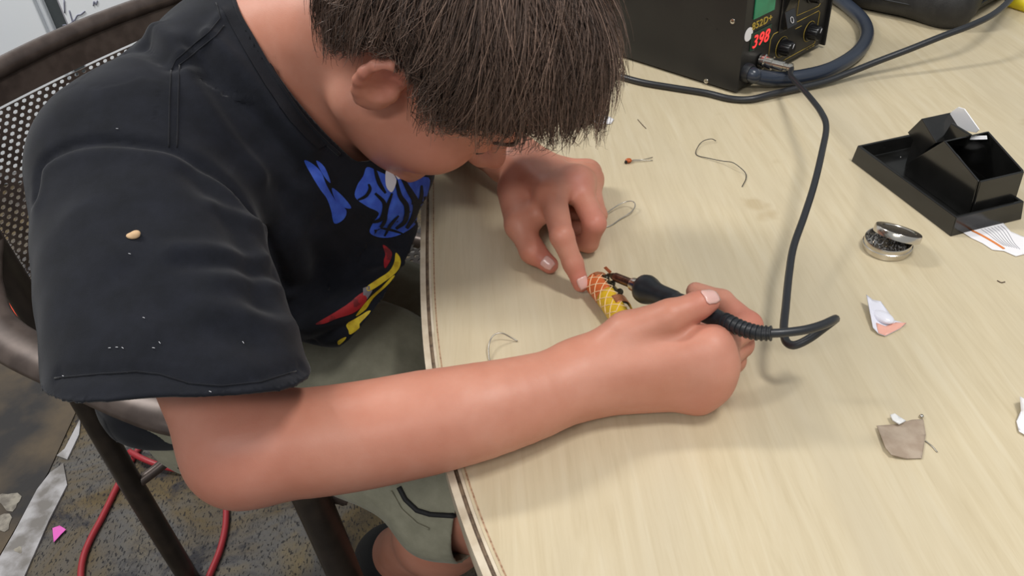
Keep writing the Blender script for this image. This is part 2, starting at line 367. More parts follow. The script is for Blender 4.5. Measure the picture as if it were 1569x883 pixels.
def ribbon(name, w0, w1, z0, z1, m):
    a = inset(outer, w0); b = inset(outer, w1); n = len(a); v = []; f = []
    for i in range(n):
        v += [(*a[i], z0), (*a[i], z1), (*b[i], z1), (*b[i], z0)]
    for i in range(n - 1):
        for k in range(4): f.append((4 * i + k, 4 * i + (k + 1) % 4, 4 * i + 4 + (k + 1) % 4, 4 * i + 4 + k))
    f += [(0, 1, 2, 3), (4 * n - 1, 4 * n - 2, 4 * n - 3, 4 * n - 4)]
    return me_obj(name, v, f, m, table)
ribbon('edge_band', 0, .0052, ZT - .026, ZT + .0006, M_EDGE)
ribbon('edge_groove', .0052, .0082, ZT - .024, ZT - .0022, M_EDGEDARK)
ribbon('inner_band', .0082, .0104, ZT - .024, ZT - .0004, M_EDGE)
ribbon('veneer_line', .0125, .0137, ZT - .001, ZT + .00012, M_EDGELINE)
for x, y in ((.25, .35), (1.5, .3), (.3, 1.25), (1.5, 1.3)):
    bm = bmesh.new(); add_cyl(bm, (x, y, 0), (x, y, ZT - .024), .025, .025, 16); bm_obj('leg', bm, M_LEGS, table, smooth=False)

# ------------------------------------------------------------------ chair (faces forward-right, towards the table)
DV = unit(V(.86, -.51, 0)); NV = V(-DV[1], DV[0], 0)            # sitting direction and the sitter's left
def ch(f, l, z): return V(-.6, .81, 0) + DV * f + NV * l + V(0, 0, z)   # f forward of the rear right leg, l to the left
chair = empty('metal_armchair', tuple(ch(.2, .24, 0))); tag(chair, 'brown metal armchair with a perforated mesh back under the seated person', 'chair')
CW = .48
def backpt(l, z, off=0):                                          # gently curved, slightly reclined back
    c = (l - CW / 2) / (CW / 2); return ch(-.004 - .034 * max(z - .5, 0) / .35 - .020 * (1 - c * c) + off, l, z)
for l in (0, CW):
    tube('upright', [ch(.012, l, .0), ch(0, l, .25), ch(0, l, .5), ch(-.008, l, .68), ch(-.028, l, .80), ch(-.04, l + (.012 if l == 0 else -.012), .848)], .0165, M_CHAIRDARK if l else M_CHAIRDARK, chair, seg=14)
    s = -1 if l == 0 else 1
    tube('armrest', [ch(-.02, l, .70), ch(.03, l + s * .05, .672), ch(.11, l + s * .086, .66), ch(.25, l + s * .092, .655), ch(.36, l + s * .088, .65), ch(.40, l + s * .06, .635), ch(.415, l + s * .03, .60)], .024, M_CHAIR, chair, seg=16, flat=(1, .5))
    tube('front_leg', [ch(.425, l + s * .028, .62), ch(.425, l + s * .018, .45), ch(.43, l + s * .01, .2), ch(.44, l + s * .005, .0)], .0225, M_CHAIRDARK, chair, seg=16, flat=(1, .9))
    tube('seat_rail', [ch(-.03, l, .455), ch(.1, l, .45), ch(.3, l, .452), ch(.4, l, .455), ch(.44, l + (.02 if l == 0 else -.02), .44)], .013, M_CHAIR, chair, seg=12)
tube('top_rail', [backpt(l, .846 + .010 * (1 - ((l - .24) / .24) ** 2), 0) for l in np.linspace(.0, CW, 9)], .0115, M_CHAIR, chair, seg=14)
tube('front_rail', [ch(.43, .01, .44), ch(.45, .24, .435), ch(.43, CW - .01, .44)], .013, M_CHAIR, chair, seg=12)
tube('brace', [ch(.004, .0, .25), ch(.03, .06, .268), ch(.06, .12, .32), ch(.1, .16, .40), ch(.12, .18, .44)], .0085, M_CHAIR, chair, seg=10)
tube('brace', [ch(.004, CW, .25), ch(.03, CW - .06, .268), ch(.06, CW - .12, .32), ch(.1, CW - .16, .40), ch(.12, CW - .18, .44)], .0085, M_CHAIR, chair, seg=10)
def perforated(name, fn, l0, l1, z0, z1, cw, chh, parent, mt):
    """expanded metal: staggered hexagonal openings cut through a curved sheet"""
    v = []; f = []; nl = int((l1 - l0) / cw); nz = int((z1 - z0) / chh)
    idx = {}
    def vid(l, z):
        k = (round(l, 5), round(z, 5))
        if k not in idx: idx[k] = len(v); v.append(fn(l, z))
        return idx[k]
    for j in range(nz):
        for i in range(nl):
            x = l0 + (i + (.5 if j % 2 else 0)) * cw; z = z0 + j * chh
            o = [(0, .5), (.25, 1), (.75, 1), (1, .5), (.75, 0), (.25, 0)]
            O = [vid(x + a * cw, z + b * chh) for a, b in o]
            I = []
            for a, b in o:
                v.append(fn(x + (.5 + (a - .5) * .66) * cw, z + (.5 + (b - .5) * .62) * chh)); I.append(len(v) - 1)
            for k in range(6): f.append((O[k], O[(k + 1) % 6], I[(k + 1) % 6], I[k]))
            # connecting triangles between staggered rows
            f.append((O[3], O[2], vid(x + 1.25 * cw, z + chh))); f.append((O[4], O[3], vid(x + 1.25 * cw, z)))
    o = me_obj(name, v, f, mt, parent); s = o.modifiers.new('thickness', 'SOLIDIFY'); s.thickness = .0015; s.offset = 0
    return o
pm = perforated('back_mesh', lambda l, z: backpt(l, z), .02, CW - .03, .50, .818, .0115, .0068, chair, M_CHAIR); tag(pm, 'perforated metal back panel')
def strip(name, fn, l0, l1, z0, z1, nl=14):
    v = []; f = []
    for l in np.linspace(l0, l1, nl):
        v += [fn(l, z0), fn(l, z1)]
    for i in range(nl - 1): f.append((2 * i, 2 * i + 1, 2 * i + 3, 2 * i + 2))
    o = me_obj(name, v, f, M_CHAIR, chair, False); s = o.modifiers.new('thickness', 'SOLIDIFY'); s.thickness = .002; s.offset = 0; return o
strip('back_border', lambda l, z: backpt(l, z, .001), .005, CW - .005, .816, .848)
strip('back_border', lambda l, z: backpt(l, z, .001), .005, CW - .005, .478, .502)
for l0, l1 in ((.003, .024), (CW - .034, CW - .003)):
    v = []; f = []
    zz = np.linspace(.48, .85, 14)
    for z in zz: v += [backpt(l0, z, .001), backpt(l1, z, .001)]
    for i in range(13): f.append((2 * i, 2 * i + 1, 2 * i + 3, 2 * i + 2))
    o = me_obj('back_border', v, f, M_CHAIR, chair, True); s = o.modifiers.new('thickness', 'SOLIDIFY'); s.thickness = .003; s.offset = 0
seatfn = lambda l, f_: ch(f_, l, .452 - .012 * math.sin(math.pi * min(max(l / CW, 0), 1)))
perforated('seat_mesh', seatfn, .01, CW - .02, -.02, .425, .014, .012, chair, M_CHAIRDARK)

# ------------------------------------------------------------------ signed distance modelling for the figure
class Pr:
    def __init__(s, f, c, r): s.f = f; s.c = np.asarray(c, float); s.r = float(r)
def smin(a, b, k):
    if k <= 0: return np.minimum(a, b)
    h = np.maximum(k - np.abs(a - b), 0) / k
    return np.minimum(a, b) - h * h * k * .25
BATCH = None                                                     # bounding ball of the points being evaluated
def ev(node, Q, margin=.05):
    """value of a node; far points only get a lower bound"""
    if BATCH is not None:
        dc = np.linalg.norm(BATCH[0] - node.c) - node.r
        if dc - BATCH[1] > margin: return np.full(len(Q), dc - BATCH[1])
        if dc + BATCH[1] < margin: return node.f(Q)
    d = np.sqrt(((Q - node.c) ** 2).sum(1)) - node.r
    m = d < margin
    if m.any():
        d = d.copy(); d[m] = node.f(Q[m])
    return d
def ev_big(node, Q, cell=.06):
    """evaluate in spatially compact batches so that far primitives drop out early"""
    global BATCH
    out = np.empty(len(Q)); k = np.floor(Q / cell).astype(np.int64); key = (k[:, 0] * 4096 + k[:, 1]) * 4096 + k[:, 2]
    od = np.argsort(key, kind='stable'); cuts = np.flatnonzero(np.diff(key[od])) + 1
    for ids in np.split(od, cuts):
        q = Q[ids]; lo = q.min(0); hi = q.max(0); BATCH = ((lo + hi) / 2, np.linalg.norm(hi - lo) / 2 + 1e-6); out[ids] = ev(node, q)
    BATCH = None
    return out
def cone(a, b, ra, rb):
    a = np.asarray(a, float); b = np.asarray(b, float); ba = b - a; L2 = max(ba.dot(ba), 1e-12)
    def f(Q):
        t = np.clip((Q - a) @ ba / L2, 0, 1)
        return np.linalg.norm(Q - a - t[:, None] * ba, axis=1) - (ra + (rb - ra) * t)
    return Pr(f, (a + b) / 2, math.sqrt(L2) / 2 + max(ra, rb))
def ell(c, rad, B=None):
    c = np.asarray(c, float); rad = np.asarray(rad, float); B = np.eye(3) if B is None else np.asarray(B, float)   # columns = axes
    def f(Q):
        q = (Q - c) @ B
        k0 = np.linalg.norm(q / rad, axis=1); k1 = np.linalg.norm(q / rad ** 2, axis=1)
        return k0 * (k0 - 1) / np.maximum(k1, 1e-9)
    return Pr(f, c, rad.max())
def econe(a, b, u, ra, rb):
    """cone with an elliptical section: ra=(along u, across)"""
    a = np.asarray(a, float); b = np.asarray(b, float); ba = b - a; L2 = ba.dot(ba); t_ = unit(ba); u = unit(u - t_ * t_.dot(u)); w = np.cross(t_, u)
    ra = np.asarray(ra, float); rb = np.asarray(rb, float)
    def f(Q):
        q = Q - a; t = np.clip(q @ ba / L2, 0, 1); rr = ra + (rb - ra) * t[:, None]
        q = q - t[:, None] * ba
        x = np.stack([q @ u, q @ w], 1); ax = q @ t_
        k0 = np.sqrt(((x / rr) ** 2).sum(1) + (ax / rr.min(1)) ** 2); k1 = np.sqrt(((x / rr ** 2) ** 2).sum(1) + (ax / rr.min(1) ** 2) ** 2)
        return np.where(k0 < 1e-4, -rr.min(1), k0 * (k0 - 1) / np.maximum(k1, 1e-9))
    return Pr(f, (a + b) / 2, math.sqrt(L2) / 2 + max(ra.max(), rb.max()))
def U(items, k=.01):
    """smooth union; an item may be (node, its own k)"""
    it = [(x, k) if isinstance(x, Pr) else x for x in items]
    cs = np.array([x.c for x, _ in it]); lo = (cs - np.array([[x.r] * 3 for x, _ in it])).min(0); hi = (cs + np.array([[x.r] * 3 for x, _ in it])).max(0)
    c = (lo + hi) / 2; r = max(np.linalg.norm(x.c - c) + x.r for x, _ in it) + .004
    def f(Q):
        d = ev(it[0][0], Q)
        for x, kk in it[1:]: d = smin(d, ev(x, Q), kk)
        return d
    return Pr(f, c, r)
def SUB(a, b, k=.004):
    def f(Q): return -smin(-ev(a, Q), ev(b, Q), k)
    return Pr(f, a.c, a.r)
def EACH(base, subs, k):
    """every sub blends with the base but stays creased against its neighbours"""
    c = base.c; r = max([base.r] + [np.linalg.norm(x.c - c) + x.r for x in subs]) + .004
    def f(Q):
        b = ev(base, Q); d = b
        for x in subs: d = np.minimum(d, smin(b, ev(x, Q), k))
        return d
    return Pr(f, c, r)
def chain(pts, rads):
    return U([cone(pts[i], pts[i + 1], rads[i], rads[i + 1]) for i in range(len(pts) - 1)], .004)
def mesh_sdf(node, res, B=8):
    """surface nets over a narrow band of blocks"""
    lo = node.c - node.r - .01; hi = node.c + node.r + .01
    bs = res * B; nb = np.ceil((hi - lo) / bs).astype(int)
    g = np.stack(np.meshgrid(*[np.arange(n) for n in nb], indexing='ij'), -1).reshape(-1, 3)
    cen = lo + (g + .5) * bs
    d = ev_big(node, cen, .3); g = g[np.abs(d) < bs * 1.0]
    o = np.stack(np.meshgrid(*[np.arange(B + 1)] * 3, indexing='ij'), -1).reshape(-1, 3)
    N = nb * B + 4
    cid = []; cval = []
    for s in range(0, len(g), 1500):
        gg = g[s:s + 1500]
        pts = lo + ((gg[:, None, :] * B + o[None]) * res)
        val = ev_big(node, pts.reshape(-1, 3)).reshape(len(gg), B + 1, B + 1, B + 1)
        cor = np.stack([val[:, a:a + B, b:b + B, c:c + B] for a in (0, 1) for b in (0, 1) for c in (0, 1)], -1)
        sg = cor < 0; act = sg.any(-1) & ~sg.all(-1)
        w = np.argwhere(act)
        ijk = gg[w[:, 0]] * B + w[:, 1:]
        cid.append(ijk); cval.append(cor[act])
    ijk = np.concatenate(cid); cor = np.concatenate(cval)
    key = (ijk[:, 0] * N[1] + ijk[:, 1]) * N[2] + ijk[:, 2]
    od = np.argsort(key); key = key[od]; ijk = ijk[od]; cor = cor[od]
    offs = np.array([(a, b, c) for a in (0, 1) for b in (0, 1) for c in (0, 1)], float)
    acc = np.zeros((len(key), 3)); cnt = np.zeros(len(key))
    for i in range(8):
        for j in range(i + 1, 8):
            if abs(offs[i] - offs[j]).sum() != 1: continue
            a, b = cor[:, i], cor[:, j]; m = (a < 0) != (b < 0)
            t = np.where(m, a / np.where(a - b == 0, 1, a - b), 0)
            acc += np.where(m[:, None], offs[i] + (offs[j] - offs[i]) * t[:, None], 0); cnt += m
    vert = lo + (ijk + acc / cnt[:, None]) * res
    faces = []
    st = [N[1] * N[2], N[2], 1]
    ci = [4, 2, 1]
    for ax in range(3):
        a, b = cor[:, 0], cor[:, ci[ax]]; m = (a < 0) != (b < 0)
        k0 = key[m]; s1, s2 = [st[i] for i in range(3) if i != ax]
        q = [k0, k0 - s1, k0 - s1 - s2, k0 - s2]; ids = []; ok = np.ones(len(k0), bool)
        for qq in q:
            p = np.clip(np.searchsorted(key, qq), 0, len(key) - 1); ok &= key[p] == qq; ids.append(p)
        F = np.stack(ids, 1); flip = (a[m] < 0)
        if ax == 1: flip = ~flip
        F[~flip] = F[~flip][:, ::-1]
        faces.append(F[ok])
    faces = np.concatenate(faces)
    for _ in range(1):                                             # settle the vertices on the surface
        dd = ev_big(node, vert); gr = grad(node, vert); vert = vert - np.clip(dd, -res, res)[:, None] * gr * .9
    return vert, faces
def grad(node, Q, e=.0008):
    t4 = np.array([(1, -1, -1), (-1, -1, 1), (-1, 1, -1), (1, 1, 1)], float)
    gr = sum(t[None] * ev_big(node, Q + t * e)[:, None] for t in t4); return gr / np.maximum(np.linalg.norm(gr, axis=1), 1e-9)[:, None]
def np_mesh(name, v, f, mt, parent=None):
    me = bpy.data.meshes.new(name); nf = len(f)
    me.vertices.add(len(v)); me.vertices.foreach_set('co', np.asarray(v, np.float32).ravel())
    me.loops.add(nf * 4); me.loops.foreach_set('vertex_index', np.asarray(f, np.int32).ravel())
    me.polygons.add(nf); me.polygons.foreach_set('loop_start', np.arange(nf, dtype=np.int32) * 4)
    me.polygons.foreach_set('use_smooth', np.ones(nf, bool))
    me.update(calc_edges=True); me.validate(); me.materials.append(mt)
    return put(bpy.data.objects.new(name, me), parent)
def attr(o, name, vals):
    a = o.data.attributes.new(name, 'FLOAT', 'POINT'); a.data.foreach_set('value', np.asarray(vals, np.float32))
def cut_open(v, f, g):
    """drop the faces where g(v) > 0 and pull the rim onto g = 0"""
    gv = g(v); keep = (gv[f] <= 0).any(1)
    f = f[keep]
    used = np.zeros(len(v), bool); used[f.ravel()] = True
    out = used & (gv > 0); e = 1e-4
    for _ in range(4):
        q = v[out]; gq = g(q)
        gr = np.stack([(g(q + V(*(e if i == k else 0 for i in range(3)))) - gq) / e for k in range(3)], 1)
        n2 = np.maximum((gr ** 2).sum(1), 1e-6); stp = (gq / n2)[:, None] * gr
        v[out] = q - stp
    ren = -np.ones(len(v), int); ren[used] = np.arange(used.sum())
    v, f = v[used], ren[f]
    e = np.sort(np.concatenate([f[:, [0, 1]], f[:, [1, 2]], f[:, [2, 3]], f[:, [3, 0]]]), axis=1)      # even out the rim
    k, c = np.unique(e[:, 0].astype(np.int64) * len(v) + e[:, 1], return_counts=True); k = k[c == 1]; a, b = k // len(v), k % len(v)
    deg = np.bincount(np.concatenate([a, b]), minlength=len(v)); rim = deg == 2
    for _ in range(14):
        s = np.zeros_like(v); np.add.at(s, a, v[b]); np.add.at(s, b, v[a])
        v = np.where(rim[:, None], .5 * v + .25 * s, v)
    return v, f
def vnoise(Q, scale, seed=0):
    """cheap smooth pseudo noise from a few rotated sines"""
    r = np.random.RandomState(seed); s = 0
    for i in range(6):
        k = r.normal(size=3); k = k / np.linalg.norm(k) * scale * r.uniform(.6, 1.5); s = s + np.sin(Q @ k + r.uniform(0, 6.28))
    return s / 6

# ------------------------------------------------------------------ joints
def pd(px, py, depth): return CAM + ray(px, py) * depth
SR = P(200, 255, .885); ER = P(376, 685, .765); WR = P(893, 580, .771)
SL = V(-.20, .865, .92); EL = V(-.115, .985, .775); WL = P(781, 243, .784)
NB = V(-.215, .728, .925)                                           # base of the neck
HR_ = V(-.395, .745, .535); HL_ = V(-.305, .885, .53); KR = V(-.03, .525, .515); KL = V(.06, .69, .50)
AR = V(-.195, .66, .225); AL = V(.09, .73, .09)
# head frame
HM = V(-.052, .651, .944); HS = 1.02
HF = unit(V(.532, -.08, -.843)); HU = V(.76, -.393, .517); HU = unit(HU - HF * HF.dot(HU)); HR = np.cross(HF, HU)   # HR = person's right
HB = np.stack([HF, HR, HU], 1)
def hd(f, r, u): return HM + HB @ (V(f, r, u) * HS)
def hell(f, r, u, a, b, c): return ell(hd(f, r, u), np.array([a, b, c]) * HS, HB)
def hcone(p, q, a, b): return cone(hd(*p), hd(*q), a * HS, b * HS)

def head_node():
    cran = U([hell(-.012, 0, .046, .096, .076, .082), hell(.035, 0, .05, .055, .064, .058)], .03)
    face = U([hell(.04, 0, -.02, .052, .060, .080), hell(.03, .03, -.035, .05, .036, .05), hell(.03, -.03, -.035, .05, .036, .05),
              hcone((-.005, .05, -.05), (.07, .014, -.092), .022, .020), hcone((-.005, -.05, -.05), (.07, -.014, -.092), .022, .020),
              hell(.052, .036, -.022, .034, .03, .034), hell(.052, -.036, -.022, .034, .03, .034), hell(.074, 0, -.093, .02, .022, .016)], .02)
    h = U([cran, face], .025)
    h = U([h, hcone((.079, .03, .034), (.087, 0, .031), .012, .011), hcone((.079, -.03, .034), (.087, 0, .031), .012, .011)], .016)
    for s in (1, -1): h = SUB(h, hell(.098, s * .031, .010, .014, .018, .013), .012)
    nose = U([hcone((.086, 0, .022), (.106, 0, -.014), .0085, .0105), hell(.111, 0, -.019, .0125, .0125, .0105), hell(.1, .0125, -.023, .011, .0075, .0085), hell(.1, -.0125, -.023, .011, .0075, .0085)], .007)
    h = U([h, (nose, .010)])
    for s in (1, -1):
        h = U([h, (hell(.077, s * .031, .010, .013, .0165, .013), .004)])           # lidded eyes
        h = SUB(h, hell(.106, s * .006, -.032, .004, .003, .004), .002)
    h = U([h, (hell(.087, 0, -.047, .012, .022, .006), .004), (hell(.085, 0, -.058, .012, .020, .007), .004)])
    h = SUB(h, hell(.1, 0, -.0525, .01, .026, .0012), .002)
    # ears: rim, fold, bowl and lobe
    for s in (1, -1):
        ce, se = math.cos(.42), math.sin(.42); ct, st_ = math.cos(.2), math.sin(.2)
        ax_b = HB @ V(-ce, s * se, 0); ax_n = HB @ V(se, s * ce, 0); ax_u = HU * ct + ax_b * st_; ax_b2 = ax_b * ct - HU * st_
        EBs = np.stack([ax_b2, ax_n, ax_u], 1); ec = hd(-.014, s * .0815, .008)
        def e(b, n_, u): return ec + EBs @ (V(b, n_, u) * HS)
        disc = U([ell(e(.001, 0, .006), V(.0175, .0046, .025) * HS, EBs), ell(e(-.004, 0, -.017), V(.011, .005, .014) * HS, EBs)], .012)
        rim = chain([e(-.012, .001, .016), e(-.006, .003, .027), e(.006, .0045, .030), e(.015, .0045, .022), e(.0178, .004, .010), e(.0165, .003, -.002), e(.012, .002, -.014), e(.005, .001, -.024)], [.003, .0034, .0036, .0036, .0034, .0032, .003, .0028])
        ear = U([disc, (rim, .006)])
        ear = SUB(ear, ell(e(-.001, .0062, .002), V(.0095, .0058, .0125) * HS, EBs), .004)
        ear = SUB(ear, ell(e(.006, .0066, .016), V(.0060, .0045, .010) * HS, EBs), .004)
        ear = U([ear, (ell(e(-.012, .002, -.004), V(.0045, .004, .0065) * HS, EBs), .004)])
        h = U([h, (ear, .006)])
    return h

def hand_r():
    mi, mm, mr, ml = P(1087, 534, .797), P(1092, 560, .784), P(1086, 584, .769), P(1068, 604, .756)
    w = WR
    palm = U([cone(w + V(0, 0, .008), mi, .0215, .0135), cone(w + V(0, 0, .004), mm, .0215, .0135), cone(w - V(0, 0, .004), mr, .0205, .0125), cone(w - V(0, 0, .008), ml, .0195, .0120),
              cone(mi, mm, .013, .0135), cone(mm, mr, .0135, .0125), cone(mr, ml, .0125, .012),
              ell((w + mi) / 2 + V(0, .016, -.002), (.034, .016, .022)), ell((w + ml) / 2 + V(.012, .012, .003), (.034, .018, .016))], .014)
    idx = chain([mi, P(1146, 499, .789), P(1106, 462, .789), P(1066, 447, .788)], [.0125, .0103, .0088, .0076])
    mid = chain([mm, P(1133, 527, .770), P(1095, 500, .765), P(1062, 497, .768)], [.0128, .0104, .009, .008])
    rng = chain([mr, P(1122, 552, .758), P(1086, 527, .752), P(1052, 527, .754)], [.012, .0098, .0086, .0078])
    lit = chain([ml, P(1102, 580, .7505), P(1070, 560, .750), P(1042, 560, .752)], [.0115, .0088, .0078, .007])
    cm = P(918, 548, .786)
    th = U([cone(cm, P(962, 512, .801), .019, .0165), cone(P(962, 512, .801), P(1026, 486, .816), .0165, .0125), cone(P(1026, 486, .816), P(1072, 467, .821), .0122, .0096), cone(P(1072, 467, .821), P(1086, 462, .821), .0096, .008)], .004)
    web = cone(P(975, 522, .797), P(1040, 530, .792), .013, .010)
    thw = U([th, (web, .008)])
    return EACH(palm, [thw, idx, mid, rng, lit], .0065), dict(thumb=(P(1028, 482, .819), P(1086, 461, .821)), idx=(P(1106, 462, .789), P(1066, 447, .788)))
def hand_l():
    mi, mm, mr, ml = P(846, 296, .797), P(884, 281, .792), P(899, 276, .778), P(900, 266, .763)
    w = WL
    palm = U([cone(w, mi, .022, .0135), cone(w + V(.004, .004, 0), mm, .022, .0135), cone(w + V(.006, .006, -.006), mr, .02, .0125), cone(w + V(.006, .006, -.010), ml, .019, .0120),
              cone(mi, mm, .0125, .013), cone(mm, mr, .013, .0125), cone(mr, ml, .012, .0118), ell((w + mi) / 2 + V(0, 0, -.012), (.026, .030, .018))], .013)
    idx = chain([mi, P(861, 362, .790), P(878, 404, .768), P(890, 435, .7525)], [.0128, .0104, .0088, .0074])
    mid = chain([mm, P(911, 343, .776), P(902, 372, .7535), P(886, 372, .749)], [.0128, .0105, .009, .008])
    rng = chain([mr, P(914, 330, .764), P(902, 352, .7495), P(880, 350, .750)], [.012, .0098, .0086, .0078])
    lit = chain([ml, P(908, 312, .7545), P(890, 330, .749), P(870, 325, .750)], [.0112, .0088, .0078, .007])
    th = U([cone(P(790, 292, .776), P(796, 345, .772), .0185, .0135), cone(P(796, 345, .772), P(816, 385, .7585), .0132, .0112), cone(P(816, 385, .7585), P(842, 406, .7505), .0110, .0082)], .006)
    web = cone(P(806, 338, .773), P(838, 322, .782), .011, .011)
    base = U([palm, (th, .010), (web, .012)])
    return EACH(base, [idx, mid, rng, lit], .007), dict(idx=(P(878, 404, .768), P(890, 435, .7525)))
HANDR, NAILR = hand_r(); HANDL, NAILL = hand_l()

def arm_r():
    fa = WR - ER
    fp = catmull([ER, P(475, 678, .768), P(560, 666, .771), P(651, 648, .7745), P(735, 630, .776), P(820, 607, .774), WR], 3)
    rr = np.interp(np.linspace(0, 6, len(fp)), range(7), [.0385, .0385, .0378, .0368, .0342, .0305, .0265])
    segs = [cone(fp[i], fp[i + 1], rr[i], rr[i + 1]) for i in range(len(fp) - 1)]
    fore = Pr(lambda Q: np.minimum.reduce([ev(s, Q) for s in segs]), (ER + WR) / 2, np.linalg.norm(fa) / 2 + .06)
    out = [cone(SR + V(0, 0, -.01), ER + V(-.002, .0, .0), .049, .0395), (fore, .02)]
    return U(out, .02)
def arm_l():
    fa = WL - EL
    return U([cone(SL, EL, .05, .044), cone(EL, EL + fa * .35, .043, .038), cone(EL + fa * .35, WL, .038, .0255)], .02)
TB = np.stack([DV, NV, V(0, 0, 1)], 1)
def torso_core(infl=0):
    # pelvis, belly, chest, shoulders, each leaning with the back
    ax = unit(V(-.215, .73, .9) - V(-.36, .80, .5))
    nv = unit(SL - SR); fw = unit(np.cross(nv, ax)); A = np.stack([fw, nv, ax], 1)
    pel = ell((-.355, .80, .545), V(.125, .165, .10) + infl, TB)
    bel = ell((-.285, .765, .665), V(.135, .160, .135) + infl, A)
    che = ell((-.225, .735, .80), V(.118, .162, .155) + infl, A)
    sh = [cone(SR + V(.006, .012, 0), NB + V(-.01, 0, -.03), .048 + infl, .052 + infl), cone(SL, NB + V(-.01, 0, -.03), .05 + infl, .052 + infl)]
    return U([pel, bel, che] + sh, .06)
def body_node():
    neck = U([cone(hd(-.028, 0, -.02), NB, .054, .058), cone(hd(.0, 0, -.06), NB + V(.06, -.03, -.03), .042, .05)], .03)
    legs = [cone(HR_, KR, .078, .056), cone(KR, (KR + AR) / 2, .053, .05), cone((KR + AR) / 2, AR, .05, .034), cone(AR, AR + V(.03, -.02, -.13), .032, .025),
            cone(HL_, KL, .078, .056), cone(KL, (KL + AL) / 2, .053, .05), cone((KL + AL) / 2, AL, .05, .034), cone(AL, AL + V(.11, -.06, -.05), .032, .025)]
    t = U([torso_core(-.012)] + legs, .03)
    b = U([t, (neck, .03), (head_node(), .018), (arm_r(), .02), (arm_l(), .02)])
    return U([b, (HANDR, .012), (HANDL, .012)])

person = empty('person', (-.36, .80, 0)); tag(person, 'seated person in a black printed T-shirt and khaki shorts, holding a soldering iron', 'person')
BODY = body_node()
bv, bf = mesh_sdf(BODY, .0024)
body = np_mesh('body', bv, bf, M_SKIN, person)
red = np.zeros(len(bv))
def blush(p, r, a):
    global red
    red = np.maximum(red, a * np.exp(-((bv - p) ** 2).sum(1) / r ** 2))
for p, r, a in ((NAILL['idx'][1], .018, .7), (NAILR['thumb'][1], .016, .55), (P(1146, 499, .789), .018, .5), (P(1092, 535, .79), .02, .45), (P(842, 406, .75), .02, .6), (P(911, 343, .776), .018, .5), (P(861, 362, .79), .010, .4), (P(884, 281, .8), .014, .45),
                (P(1085, 585, .77), .02, .35), (hd(-.018, .088, .02), .02, .5), (hd(.11, 0, -.02), .014, .4), (hd(.06, .05, -.02), .03, .25), (ER, .05, .4), (ER + (WR - ER) * .45 + V(0, 0, -.02), .06, .18)): blush(p, r, a)
red = np.maximum(red, np.clip(.8 * np.exp(-(((bv - hd(.092, 0, -.0525)) / V(.014, .02, .012)) ** 2).sum(1)), 0, .6))
attr(body, 'redness', red)
bvh_body = BVHTree.FromPolygons([tuple(v) for v in bv.tolist()], bf.tolist())

def nail(a, b, upv, w, l, back=.006, name='fingernail'):
    """curved plate lying on the finger end"""
    ax = unit(b - a); up = unit(np.asarray(upv) - ax * ax.dot(upv)); sd = np.cross(ax, up); v = []; f = []; nu, nv_ = 9, 9
    for i in range(nu):
        for j in range(nv_):
            s = i / (nu - 1) * 2 - 1; t = j / (nv_ - 1)
            wd = w * (1 - .30 * max(0, t - .6) ** 1.2 / .4 ** 1.2) * (1 if t > .12 else .75 + 2 * t)
            p0 = b - ax * back + ax * (t * l) + sd * (s * wd / 2) + up * .02
            h, nr, _, _ = bvh_body.ray_cast(Vector(p0), Vector(-up), .05)
            q = np.array(h) + np.array(nr) * .0005 if h is not None else p0 - up * .0125
            v.append(q)
    for i in range(nu - 1):
        for j in range(nv_ - 1): f.append((i * nv_ + j, i * nv_ + j + 1, (i + 1) * nv_ + j + 1, (i + 1) * nv_ + j))
    o = me_obj(name, v, f, M_NAIL, person, True); s = o.modifiers.new('thickness', 'SOLIDIFY'); s.thickness = .0005; s.offset = 0
nail(*NAILR['thumb'], V(.35, -.35, .9), .0115, .0125, .007)
nail(*NAILL['idx'], V(.15, -.45, .8), .0098, .0108, .006)
nail(P(816, 385, .7585), P(842, 406, .7505), V(-.3, -.6, .8), .010, .011, .006)

# ------------------------------------------------------------------ T-shirt
def hitfn(bvh):
    def f(px, py):
        d = ray(px, py); h, n, _, _ = bvh.ray_cast(Vector(CAM), Vector(unit(d)), 4)
        return (np.array(h), np.array(n)) if h is not None else (None, None)
    return f
SLC0 = pd(207, 262, .655); SLC1 = pd(276, 596, .533); SAX = unit(SLC1 - SLC0); SU = RC[:, 0]
def shirt_node():
    t = torso_core(.014)
    slr = U([econe(SLC0, SLC1 + SAX * .04, SU, (.080, .066), (.0835, .062)), cone(SR + V(.01, .02, .0), NB + V(-.01, .0, -.035), .066, .058)], .04)
    ua = EL - SL
    sll = U([cone(SL, SL + ua * .95, .068, .075)], .03)
    chest = ell(pd(562, 268, .79), (.058, .085, .06), TB)
    belly = ell(pd(545, 425, .80), (.075, .09, .05), TB)
    tail = ell((-.43, .735, .505), (.075, .085, .09), TB)
    return U([t, (slr, .03), (sll, .03), (chest, .035), (belly, .02), (tail, .04)])
SHIRT = shirt_node()
sv, sf = mesh_sdf(SHIRT, .0030)
sb0 = BVHTree.FromPolygons([tuple(v) for v in sv.tolist()], sf.tolist()); hit0 = hitfn(sb0)
